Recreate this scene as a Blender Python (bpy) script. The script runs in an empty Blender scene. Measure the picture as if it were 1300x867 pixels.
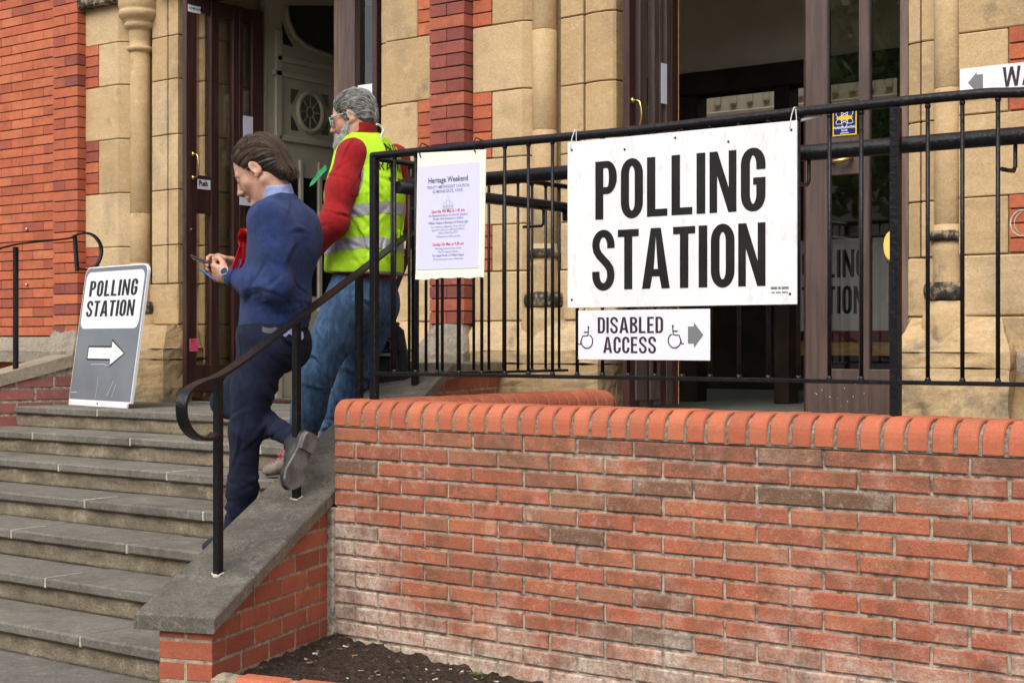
import bpy, bmesh, math, random
import numpy as np
from mathutils import Vector, Matrix, Quaternion
from mathutils.bvhtree import BVHTree
R = math.radians
rnd = random.Random(11)
scene = bpy.context.scene
COL = scene.collection

# ------------------------------------------------------------------ camera, sky, sun, exposure
FPX, YAW = 1950.0, 0.649867
CAM = np.array([4.34716, -4.52697, 0.33819])
cam = bpy.data.cameras.new('camera'); cam_o = bpy.data.objects.new('camera', cam); COL.objects.link(cam_o)
cam.sensor_width = 36; cam.sensor_fit = 'HORIZONTAL'; cam.lens = FPX/1300*36
cam.clip_start = 0.05; cam.clip_end = 2000
cam_o.location = CAM; cam_o.rotation_euler = (R(90), 0, YAW)
scene.camera = cam_o
SUN_EL, SUN_AZ = R(50), R(172)       # direction TO the sun, azimuth measured from +Y towards +X
world = bpy.data.worlds.new('World'); scene.world = world; world.use_nodes = True
wn = world.node_tree.nodes; bg = wn['Background']
sky = wn.new('ShaderNodeTexSky'); sky.sky_type = 'NISHITA'; sky.sun_disc = False
sky.sun_elevation = SUN_EL; sky.sun_rotation = SUN_AZ; sky.air_density = 1.0; sky.dust_density = 3.5; sky.ozone_density = 0.6
hs = wn.new('ShaderNodeHueSaturation'); hs.inputs['Saturation'].default_value = .5
world.node_tree.links.new(sky.outputs[0], hs.inputs['Color']); world.node_tree.links.new(hs.outputs[0], bg.inputs[0]); bg.inputs[1].default_value = 0.15
sun = bpy.data.lights.new('sun', 'SUN'); sun.energy = 1.25; sun.angle = R(55); sun.color = (1, .96, .90)
sun_o = bpy.data.objects.new('sun', sun); COL.objects.link(sun_o)
sd = Vector((math.sin(SUN_AZ)*math.cos(SUN_EL), math.cos(SUN_AZ)*math.cos(SUN_EL), math.sin(SUN_EL)))
sun_o.rotation_euler = sd.to_track_quat('Z', 'Y').to_euler(); sun_o.location = sd*30
scene.view_settings.view_transform = 'Standard'; scene.view_settings.look = 'None'
scene.view_settings.gamma = 1; scene.view_settings.exposure = 0.62
scene.cycles.max_bounces = 8; scene.cycles.transparent_max_bounces = 12

# ------------------------------------------------------------------ measuring helpers (photo pixel + a known plane -> point)
RT = np.array([math.cos(YAW), math.sin(YAW), 0]); FW = np.array([-math.sin(YAW), math.cos(YAW), 0]); UP = np.array([0, 0, 1.0])
def ray(x, y): return FW + RT*(x-650)/FPX + UP*(433.5-y)/FPX
def at(x, y, D): return CAM + ray(x, y)*D
def atY(x, y, Y): d = ray(x, y); return CAM + d*((Y-CAM[1])/d[1])
def atX(x, y, X): d = ray(x, y); return CAM + d*((X-CAM[0])/d[0])
def atZ(x, y, Z): d = ray(x, y); return CAM + d*((Z-CAM[2])/d[2])
def onplane(x, y, P, n):
    d = ray(x, y); n = np.asarray(n, float); return CAM + d*(np.dot(np.asarray(P)-CAM, n)/np.dot(d, n))

# ------------------------------------------------------------------ mesh builder
class MB:
    def __init__(s): s.v = []; s.f = []; s.t = []; s.sm = []; s.m = []; s.g = []
    def add(s, vs, fs, tint=1.0, smooth=False, m=0):
        b = len(s.v); s.g.append((b, len(s.f))); s.v.extend([tuple(float(c) for c in p) for p in vs])
        for f in fs: s.f.append([i+b for i in f]); s.t.append(tint); s.sm.append(smooth); s.m.append(m)
    def cbox(s, lo, hi, b=0.003, M=None, tint=1.0, m=0, jit=0.0):
        lo = np.array(lo, float); hi = np.array(hi, float); b = min(b, *(abs(hi-lo)/2.01))
        vs = []; idx = {}
        for c in range(8):
            sg = [(c >> k) & 1 for k in range(3)]
            j = np.array([rnd.uniform(-jit, jit) for _ in range(3)]) if jit else 0
            for ax in range(3):
                p = np.array([hi[k] if sg[k] else lo[k] for k in range(3)])
                for k in range(3):
                    if k != ax: p[k] += -b if sg[k] else b
                idx[(c, ax)] = len(vs); vs.append(p+j)
        fs = []
        for ax in range(3):
            a, d = (ax+1) % 3, (ax+2) % 3
            for sgn in (0, 1):
                cs = [sgn << ax, (sgn << ax) | (1 << a), (sgn << ax) | (1 << a) | (1 << d), (sgn << ax) | (1 << d)]
                f = [idx[(c, ax)] for c in cs]; fs.append(f if sgn else f[::-1])
        for ax in range(3):
            a, d = (ax+1) % 3, (ax+2) % 3
            for sa in (0, 1):
                for sd_ in (0, 1):
                    c0 = (sa << a) | (sd_ << d); c1 = c0 | (1 << ax)
                    fs.append([idx[(c0, a)], idx[(c1, a)], idx[(c1, d)], idx[(c0, d)]])
        for c in range(8): fs.append([idx[(c, 0)], idx[(c, 1)], idx[(c, 2)]])
        if M is not None: vs = [M(p) for p in vs]
        s.add(vs, fs, tint, m=m)
    def tube(s, pts, r, n=10, cap=True, tint=1.0, m=0, smooth=True):
        P = [np.array(p, float) for p in pts]; k = len(P)
        rs = r if hasattr(r, '__len__') else [r]*k
        tang = [P[min(i+1, k-1)]-P[max(i-1, 0)] for i in range(k)]; tang = [t/(np.linalg.norm(t)+1e-12) for t in tang]
        ref = np.array([0, 0, 1.0]) if abs(tang[0][2]) < .9 else np.array([1.0, 0, 0])
        u = np.cross(tang[0], ref); u /= np.linalg.norm(u); vs = []
        for i in range(k):
            u = u-tang[i]*np.dot(u, tang[i]); u /= np.linalg.norm(u); w = np.cross(tang[i], u)
            for j in range(n):
                a = 2*math.pi*j/n; vs.append(P[i]+(u*math.cos(a)+w*math.sin(a))*rs[i])
        fs = [[i*n+j, i*n+(j+1) % n, (i+1)*n+(j+1) % n, (i+1)*n+j] for i in range(k-1) for j in range(n)]
        s.add(vs, fs, tint, smooth, m)
        if cap:
            b = len(s.v)-k*n
            for off, rev in ((0, True), ((k-1)*n, False)):
                f = [b+off+j for j in range(n)]; s.f.append(f[::-1] if rev else f); s.t.append(tint); s.sm.append(False); s.m.append(m)
    def sweep(s, pts, side, w, t, tint=1.0, m=0):
        """flat bar: width w along the fixed vector side, thickness t in the bending plane"""
        P = [np.array(p, float) for p in pts]; k = len(P); side = np.array(side, float); side /= np.linalg.norm(side); vs = []
        for i in range(k):
            tg = P[min(i+1, k-1)]-P[max(i-1, 0)]; nn = np.cross(side, tg); nn /= np.linalg.norm(nn)
            for a, b in ((-1, -1), (1, -1), (1, 1), (-1, 1)): vs.append(P[i]+side*a*w/2+nn*b*t/2)
        fs = [[i*4+j, i*4+(j+1) % 4, (i+1)*4+(j+1) % 4, (i+1)*4+j] for i in range(k-1) for j in range(4)]
        fs += [[0, 3, 2, 1], [(k-1)*4+j for j in range(4)]]; s.add(vs, fs, tint, False, m)
    def lathe(s, prof, c, n=28, tint=1.0, m=0, smooth=True):
        k = len(prof); vs = []
        for r, z in prof:
            for j in range(n):
                a = 2*math.pi*j/n; vs.append((c[0]+r*math.cos(a), c[1]+r*math.sin(a), c[2]+z))
        fs = [[i*n+j, i*n+(j+1) % n, (i+1)*n+(j+1) % n, (i+1)*n+j] for i in range(k-1) for j in range(n)]
        fs += [list(range(n))[::-1], [(k-1)*n+j for j in range(n)]]; s.add(vs, fs, tint, smooth, m)
    def prism(s, poly, vec, tint=1.0, m=0):
        """closed solid: planar polygon pushed along vec"""
        n = len(poly); vec = np.array(vec, float); a = [np.array(p, float) for p in poly]
        s.add(a+[p+vec for p in a], [list(range(n))[::-1], [n+i for i in range(n)]]+[[i, (i+1) % n, n+(i+1) % n, n+i] for i in range(n)], tint, m=m)
    def pieces(s, name, mat, parent=None, recalc=True):
        """one object per added solid"""
        out = []; g = s.g+[(len(s.v), len(s.f))]
        for (v0, f0), (v1, f1_) in zip(g, g[1:]):
            q = MB(); q.v = s.v[v0:v1]; q.f = [[i-v0 for i in f] for f in s.f[f0:f1_]]; q.t = s.t[f0:f1_]; q.sm = s.sm[f0:f1_]; q.m = s.m[f0:f1_]; out.append(q.build(name, mat, parent, recalc))
        return out
    def build(s, name, mat, parent=None, recalc=True, auto=None):
        me = bpy.data.meshes.new(name); me.from_pydata(s.v, [], s.f)
        for mm in (mat if isinstance(mat, (list, tuple)) else [mat]): me.materials.append(mm)
        me.polygons.foreach_set('use_smooth', s.sm); me.polygons.foreach_set('material_index', s.m)
        at_ = me.attributes.new('tint', 'FLOAT', 'FACE'); at_.data.foreach_set('value', s.t)
        if recalc:
            bm = bmesh.new(); bm.from_mesh(me); bmesh.ops.recalc_face_normals(bm, faces=bm.faces); bm.to_mesh(me); bm.free()
        me.update(); return link(name, me, parent)
def link(name, me, parent=None):
    o = bpy.data.objects.new(name, me); COL.objects.link(o)
    if parent is not None: attach(o, parent)
    return o
def attach(o, parent):
    o.parent = parent
    if parent.type == 'EMPTY': o.matrix_parent_inverse = Matrix.Translation(parent.location).inverted()
def tag(o, label, cat, group=None):
    o['label'] = label; o['category'] = cat
    if group: o['group'] = group
    return o
def thing(name, label, cat, loc, group=None):
    o = bpy.data.objects.new(name, None); o.empty_display_size = .1; COL.objects.link(o); o.location = Vector([float(c) for c in loc])
    return tag(o, label, cat, group)
def struct(o): o['kind'] = 'structure'; return o
def stuff(o): o['kind'] = 'stuff'; return o

# ------------------------------------------------------------------ materials
class NT:
    def __init__(s, name):
        s.mat = bpy.data.materials.new(name); s.mat.use_nodes = True; s.n = s.mat.node_tree.nodes; s.l = s.mat.node_tree.links
        s.b = s.n['Principled BSDF']; s.co = s.n.new('ShaderNodeTexCoord').outputs['Object']
    def lk(s, a, b): s.l.new(a, b)
    def noise(s, scale, detail=4, rough=.6, stretch=None, out=0):
        t = s.n.new('ShaderNodeTexNoise'); t.inputs['Scale'].default_value = scale; t.inputs['Detail'].default_value = detail; t.inputs['Roughness'].default_value = rough
        if stretch:
            mp = s.n.new('ShaderNodeMapping'); mp.inputs['Scale'].default_value = stretch; s.lk(s.co, mp.inputs[0]); s.lk(mp.outputs[0], t.inputs[0])
        else: s.lk(s.co, t.inputs[0])
        return s.fr(t.outputs[0], .27, .73)
    def ramp(s, x, stops):
        r = s.n.new('ShaderNodeValToRGB'); e = r.color_ramp.elements
        while len(e) < len(stops): e.new(.5)
        for el, (p, c) in zip(e, stops): el.position = p; el.color = (*c, 1) if len(c) == 3 else c
        s.lk(x, r.inputs[0]); return r.outputs[0]
    def fr(s, x, a, b, lo=0.0, hi=1.0):
        r = s.n.new('ShaderNodeMapRange'); r.interpolation_type = 'LINEAR'
        for i, v in zip((1, 2, 3, 4), (a, b, lo, hi)): r.inputs[i].default_value = v
        s.lk(x, r.inputs[0]); return r.outputs[0]
    def mix(s, f, a, b, mode='MIX'):
        m = s.n.new('ShaderNodeMix'); m.data_type = 'RGBA'; m.blend_type = mode
        for inp, v in ((m.inputs[0], f), (m.inputs[6], a), (m.inputs[7], b)):
            if hasattr(v, 'is_linked'): s.lk(v, inp)
            elif isinstance(v, (int, float)): inp.default_value = v
            else: inp.default_value = (*v, 1)
        return m.outputs[2]
    def math(s, op, a, b=0.0):
        m = s.n.new('ShaderNodeMath'); m.operation = op
        for inp, v in ((m.inputs[0], a), (m.inputs[1], b)):
            if hasattr(v, 'is_linked'): s.lk(v, inp)
            else: inp.default_value = v
        return m.outputs[0]
    def grain(s, c, amt, scale=95):
        return s.mix(1.0, c, s.fr(s.noise(scale, 6, .82), 0, 1, 1-amt, 1+amt), 'MULTIPLY')
    def attr(s, n): a = s.n.new('ShaderNodeAttribute'); a.attribute_name = n; return a.outputs['Fac']
    def sep(s): x = s.n.new('ShaderNodeSeparateXYZ'); s.lk(s.co, x.inputs[0]); return x.outputs
    def bump(s, h, dist, strength=.6):
        b = s.n.new('ShaderNodeBump'); b.inputs['Distance'].default_value = dist; b.inputs['Strength'].default_value = strength
        s.lk(h, b.inputs['Height']); s.lk(b.outputs[0], s.b.inputs['Normal'])
    def done(s, col=None, rough=.7, spec=.3, metal=0.0):
        if col is not None:
            if hasattr(col, 'is_linked'): s.lk(col, s.b.inputs['Base Color'])
            else: s.b.inputs['Base Color'].default_value = (*col, 1)
        if hasattr(rough, 'is_linked'): s.lk(rough, s.b.inputs['Roughness'])
        else: s.b.inputs['Roughness'].default_value = rough
        s.b.inputs['Specular IOR Level'].default_value = spec; s.b.inputs['Metallic'].default_value = metal
        return s.mat
def simple(name, col, rough=.6, var=.15, scale=12, bump=0.0, bscale=60, spec=.3, metal=0.0, stretch=None):
    t = NT(name); n = t.noise(scale, 5, .6, stretch)
    c = t.ramp(n, [(.3, tuple(c*(1-var) for c in col)), (.7, tuple(min(1, c*(1+var)) for c in col))])
    if bump: t.bump(t.noise(bscale, 4, .6, stretch), bump)
    return t.done(c, rough, spec, metal)

def brick_mat(name, stops, stain, dust=.25, fine=120, bump=.003, efflo=False, dark=None, gr=.22, patch=.25):
    t = NT(name); tint = t.attr('tint')
    c = t.ramp(tint, stops)
    n1 = t.noise(9, 6, .65); c = t.mix(t.fr(n1, .4, .85, 0, .5), c, stain)
    n2 = t.noise(34, 7, .72); c = t.mix(t.math('MULTIPLY', t.fr(n2, .58, .85, 0, dust), t.fr(t.noise(3.3, 4, .6), .35, .65, .15, 1)), c, (.62, .5, .42))
    n4 = t.noise(210, 4, .7); c = t.mix(t.fr(n4, .12, .42, .4, 0), c, tuple(q*.4 for q in stain))
    c = t.mix(t.fr(t.noise(120, 2, .5), .86, .95, 0, dust*.8), c, (.62, .52, .43))
    if dark: c = t.mix(t.fr(t.noise(3.2, 5, .6), .5, .9, 0, dark), c, (.05, .035, .03))
    if efflo:
        X, Y, Z = t.sep(); n3 = t.noise(4.2, 7, .68)
        low = t.math('ADD', t.fr(Z, -.99, -.60, .70, 0), t.math('MULTIPLY', t.fr(X, .0, .42, .85, 0), t.fr(Z, -.52, -.24, 1, 0)))
        low = t.math('ADD', low, t.math('MULTIPLY', t.fr(X, .9, 2.6, 0, .2), t.fr(Z, -.75, -.3, 1, .1)))
        m = t.fr(t.math('ADD', low, t.math('MULTIPLY', t.math('SUBTRACT', n3, .5), .75)), .08, .55, 0, .9)
        m2 = t.math('MULTIPLY', m, t.fr(t.noise(46, 6, .75), .15, .65, .12, 1))
        c = t.mix(m2, c, (.66, .585, .48))
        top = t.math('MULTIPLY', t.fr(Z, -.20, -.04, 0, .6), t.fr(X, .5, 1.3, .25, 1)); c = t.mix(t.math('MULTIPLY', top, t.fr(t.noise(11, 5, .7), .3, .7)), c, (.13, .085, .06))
    c = t.mix(t.fr(t.noise(6.5, 5, .7), .48, .82, 0, patch), c, tuple(q*.55 for q in stain)); c = t.grain(c, gr)
    h = t.math('ADD', t.noise(fine, 5, .7), t.math('MULTIPLY', t.noise(18, 3), 1.2)); t.bump(h, bump, .7)
    return t.done(c, .86, .25)
M = {}
M['brick_front'] = brick_mat('weathered_brick', [(0, (.15, .10, .068)), (.05, (.26, .12, .07)), (.16, (.37, .12, .068)), (.6, (.45, .14, .078)), (.85, (.47, .165, .085)), (1, (.34, .18, .11))], (.25, .135, .085), .45, efflo=True, gr=.30, patch=.6)
M['brick_facade'] = brick_mat('orange_brick', [(0, (.20, .065, .055)), (.2, (.31, .085, .06)), (.35, (.44, .115, .056)), (.7, (.53, .15, .068)), (1, (.57, .185, .088))], (.36, .10, .062), .10, bump=.0020)
M['brick_pilaster'] = brick_mat('dark_red_brick', [(0, (.20, .06, .05)), (.5, (.30, .085, .06)), (.85, (.38, .11, .065)), (1, (.46, .13, .07))], (.21, .07, .06), .1, bump=.0015)
M['brick_flank'] = brick_mat('flank_brick', [(0, (.33, .09, .052)), (.5, (.42, .115, .062)), (1, (.50, .15, .08))], (.34, .105, .068), .14, bump=.001)
M['brick_purple'] = brick_mat('mauve_brick', [(0, (.27, .10, .085)), (1, (.36, .13, .105))], (.25, .12, .10), .15, bump=.001)
M['brick_bull'] = brick_mat('bullnose_brick', [(0, (.42, .112, .058)), (.5, (.48, .135, .068)), (1, (.52, .165, .085))], (.36, .13, .085), .12, bump=.0010, gr=.12, patch=.12)
def mortar(name, col, dark, scale=60):
    t = NT(name); n = t.noise(scale, 6, .75); c = t.ramp(n, [(.25, dark), (.5, col), (.75, tuple(min(1, q*1.45) for q in col))])
    t.bump(t.noise(150, 5, .8), .004, .8); return t.done(c, .95, .15)
M['mortar_grey'] = mortar('grey_mortar', (.43, .38, .305), (.17, .145, .115), 30)
M['mortar_dark'] = mortar('soot_mortar', (.075, .05, .042), (.035, .025, .02))
M['mortar_cream'] = mortar('cream_mortar', (.40, .33, .235), (.26, .21, .15), 30)
M['mortar_cope'] = mortar('coping_mortar', (.27, .23, .175), (.13, .11, .085))
def stone_mat():
    t = NT('sandstone'); tint = t.attr('tint')
    c = t.ramp(tint, [(0, (.43, .295, .15)), (.5, (.53, .375, .20)), (1, (.61, .46, .275))])
    st = t.noise(3.5, 6, .62, (1, 1, 1.6)); c = t.mix(t.fr(st, .4, .95, 0, .5), c, (.42, .29, .15))
    st2 = t.noise(2.2, 5, .6, (1.3, 1.3, .55)); c = t.mix(t.fr(st2, .62, .98, 0, .6), c, (.22, .18, .13))
    X, Y, Z = t.sep(); n3 = t.noise(5.5, 6, .65)
    low = t.math('MULTIPLY', t.fr(Z, .1, .75, 1, 0), .24)
    c = t.mix(t.fr(t.math('ADD', low, n3), .74, 1.1, 0, .8), c, (.15, .125, .09))
    n5 = t.noise(14, 6, .7); c = t.mix(t.fr(n5, .6, .95, 0, .4), c, (.66, .54, .37))
    c = t.mix(t.fr(t.noise(170, 3, .6), .1, .4, .3, 0), c, (.22, .15, .08))
    c = t.grain(c, .20, 80)
    h = t.math('ADD', t.noise(6, 6, .6), t.math('MULTIPLY', t.noise(90, 4, .7), .16)); t.bump(h, .010, .6)
    return t.done(c, .9, .2)
M['stone'] = stone_mat()
def soot_stone():
    t = NT('sooty_stone'); n = t.noise(16, 6, .7); c = t.ramp(n, [(.36, (.03, .028, .026)), (.5, (.07, .06, .05)), (.66, (.30, .22, .13))])
    t.bump(t.noise(40, 5, .7), .005); return t.done(c, .85, .25)
M['stone_sooty'] = soot_stone()
def grey_stone(name, a, b, speck, sp=.3, scale=5, bump=.004, hi=(.45, .41, .34), lichen=.6):
    t = NT(name); tint = t.attr('tint'); n = t.noise(scale, 7, .7)
    c = t.ramp(n, [(.15, a), (.85, b)]); c = t.mix(t.math('MULTIPLY', tint, .4), c, tuple(q*1.1 for q in b))
    c = t.mix(t.math('MULTIPLY', t.fr(t.noise(130, 3, .7), .72, .86, 0, sp), t.fr(t.noise(2.6, 4, .6), .3, .7, .1, 1)), c, speck)
    c = t.mix(t.math('MULTIPLY', t.fr(t.noise(4.5, 7, .75), .55, .9, 0, lichen), t.fr(t.noise(48, 6, .75), .35, .7)), c, hi)
    c = t.mix(t.fr(t.noise(2.1, 6, .7), .6, .95, 0, .45), c, tuple(q*.55 for q in a))
    c = t.mix(t.fr(t.noise(200, 3, .6), .1, .33, .55, 0), c, tuple(q*.35 for q in a))
    c = t.grain(c, .42, 85); c = t.grain(c, .22, 24)
    t.bump(t.math('ADD', t.noise(110, 5, .75), t.math('MULTIPLY', t.noise(9, 4), .8)), bump, .8); return t.done(c, .88, .25)
M['slab'] = grey_stone('slab_stone', (.085, .078, .066), (.155, .142, .118), (.36, .33, .27), .55, 6, .004, (.40, .365, .295), .55)
M['slab_edge'] = grey_stone('pale_slab_edge', (.17, .145, .11), (.27, .23, .175), (.42, .37, .29), .3, 8, .004)
M['tread'] = grey_stone('tread_stone', (.12, .112, .096), (.205, .188, .157), (.30, .27, .22), .35, 3, .003, (.30, .27, .215), .5)
M['riser'] = grey_stone('riser_stone', (.17, .138, .094), (.37, .305, .21), (.50, .43, .31), .6, 4.5, .008, (.58, .50, .37), 1.0)
M['tread_joint'] = simple('pale_joint', (.46, .42, .34), .9, .2, 40, .003)
M['left_slab'] = grey_stone('pale_coping_stone', (.24, .195, .135), (.40, .33, .24), (.5, .43, .33), .3, 9, .005, (.15, .12, .08), .5)
M['pavement'] = grey_stone('pavement_stone', (.12, .11, .095), (.19, .175, .15), (.3, .27, .23), .3, 3, .004)
def iron_mat():
    t = NT('black_iron_paint'); n = t.noise(70, 5, .7)
    c = t.mix(t.fr(n, .90, .94, 0, .8), (.006, .0065, .008), (.36, .27, .20)); c = t.mix(t.fr(t.noise(30, 4), .55, 1, 0, .35), c, (.03, .032, .034))
    t.bump(t.noise(60, 4, .6), .0022, .7); return t.done(c, .36, .32)
M['iron'] = iron_mat()
M['wood'] = simple('maroon_door_paint', (.055, .022, .018), .38, .25, 6, .0006, 90, .45, stretch=(6, 6, .5))
M['wood_brown'] = simple('brown_door_paint', (.088, .058, .048), .45, .18, 6, .0006, 90, .45, stretch=(6, 6, .5))
M['wood_lit'] = simple('lit_brown_paint', (.17, .115, .085), .5, .22, 6, .0006, 90, .4, stretch=(6, 6, .5))  # paler brown: light falling on frame and moulding put into the colour
M['cream'] = simple('cream_paint', (.47, .42, .32), .5, .06, 4, .0005, 50)
M['plaster'] = simple('beige_plaster', (.72, .65, .54), .9, .06, 3, .001, 60)
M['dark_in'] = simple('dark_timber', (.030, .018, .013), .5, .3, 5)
M['carpet'] = simple('green_grey_carpet', (.16, .17, .14), .95, .15, 40, .002, 200)
M['pine'] = simple('pine_wood', (.50, .30, .11), .5, .15, 8, .0005, 40, stretch=(1, 1, 6))
M['red_cloth'] = simple('maroon_cloth', (.14, .02, .022), .85, .15, 12)
def glass_mat(name, tr=(.97, .97, .94), gl=.02):
    t = NT(name); t.n.remove(t.b); o = t.n['Material Output']
    tb = t.n.new('ShaderNodeBsdfTransparent'); tb.inputs[0].default_value = (*tr, 1)
    g = t.n.new('ShaderNodeBsdfGlossy'); g.inputs['Roughness'].default_value = .015; g.inputs[0].default_value = (.95, .95, .95, 1)
    f = t.n.new('ShaderNodeFresnel'); f.inputs[0].default_value = 1.5
    f2 = t.math('ADD', t.math('MULTIPLY', f.outputs[0], 1.6), gl)
    mx = t.n.new('ShaderNodeMixShader'); t.lk(f2, mx.inputs[0]); t.lk(tb.outputs[0], mx.inputs[1]); t.lk(g.outputs[0], mx.inputs[2]); t.lk(mx.outputs[0], o.inputs[0])
    return t.mat
M['glass'] = glass_mat('door_glass')
M['glass_refl'] = glass_mat('street_facing_glass', (.66, .66, .62), .12)
M['glass_dark'] = simple('leaded_dark_glass', (.012, .014, .014), .12, .3, 20, spec=.6)
M['brass'] = simple('brass', (.60, .42, .16), .28, .1, 20, metal=1.0)
M['steel'] = simple('steel', (.55, .56, .57), .3, .1, 30, metal=1.0)
def sign_white(name, col, rough=.42, dirt=.12):
    t = NT(name); n = t.noise(3.5, 6, .7); c = t.mix(t.fr(n, .5, .8, 0, dirt), col, tuple(q*.72 for q in col))
    n2 = t.noise(26, 5, .7, (1, 1, .35)); c = t.mix(t.fr(n2, .64, .8, 0, dirt*1.6), c, (.42, .40, .36)); return t.done(c, rough, .4)
M['white'] = sign_white('white_sign_board', (.80, .80, .81), .42, .14)
M['white_paper'] = sign_white('white_paper', (.78, .78, .88), .55, .03)
M['lilac_paper'] = sign_white('lilac_paper', (.66, .66, .88), .6, .03)
M['card'] = sign_white('cream_card', (.84, .81, .70), .7, .06)
M['print'] = simple('black_print', (.014, .013, .013), .45, .2, 6)
M['print_brown'] = simple('brown_black_print', (.045, .026, .026), .5, .1, 6)
M['print_grey'] = simple('grey_print', (.20, .20, .21), .5, .08, 6)
M['print_soft'] = simple('faint_print', (.28, .27, .36), .7, .1, 6)
M['print_mid'] = simple('title_print', (.10, .09, .12), .7, .1, 6)
M['print_red'] = simple('red_print', (.70, .07, .09), .7, .1, 6)
M['string'] = simple('white_string', (.72, .70, .64), .8, .1, 20)
M['sticker_blue'] = simple('navy_sticker', (.018, .022, .10), .35, .1, 6)
M['yellow'] = simple('yellow_print', (.80, .52, .02), .4, .08, 6)
M['pink'] = simple('pink_note', (.80, .12, .26), .7, .08, 6)
M['aframe_grey'] = simple('grey_sign_panel', (.17, .185, .205), .45, .07, 3)
def soil_mat():
    t = NT('dark_soil'); n = t.noise(45, 7, .75); c = t.ramp(n, [(.2, (.06, .044, .034)), (.55, (.14, .104, .08)), (.9, (.24, .18, .14))])
    t.bump(t.math('ADD', t.noise(35, 6, .75), t.noise(110, 4, .7)), .03, 1.0); return t.done(c, .97, .1)
M['soil'] = soil_mat()
M['chip'] = simple('wood_chip', (.55, .44, .30), .9, .3, 30)
M['pebble'] = simple('pebble', (.22, .13, .085), .9, .4, 8, .003)
M['leaf'] = simple('leaf_green', (.085, .16, .03), .6, .5, 2)
M['bark'] = simple('tree_bark', (.09, .07, .05), .9, .3, 8, .02, 20)
M['render_far'] = simple('far_render', (.35, .32, .28), .9, .1, 1)

# ------------------------------------------------------------------ glyphs (condensed grotesque) drawn as filled outlines
def arc(cx, cy, rx, ry, a0, a1, n=9):
    return [(cx+rx*math.cos(R(a0+(a1-a0)*i/n)), cy+ry*math.sin(R(a0+(a1-a0)*i/n))) for i in range(n+1)]
def stadium(x0, y0, x1, y1, rx, ry):
    return arc(x1-rx, y1-ry, rx, ry, 0, 90)+arc(x0+rx, y1-ry, rx, ry, 90, 180)+arc(x0+rx, y0+ry, rx, ry, 180, 270)+arc(x1-rx, y0+ry, rx, ry, 270, 360)
def ribbon(pts, t, ty=None):
    P = [np.array(p, float) for p in pts]; L = []; Q = []
    for i in range(len(P)):
        d = P[min(i+1, len(P)-1)]-P[max(i-1, 0)]; d /= np.linalg.norm(d); n = np.array([-d[1], d[0]])
        k = t/2 if ty is None else math.hypot(n[0]*t, n[1]*ty)/2
        L.append(tuple(P[i]+n*k)); Q.append(tuple(P[i]-n*k))
    return [L+Q[::-1]]
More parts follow.
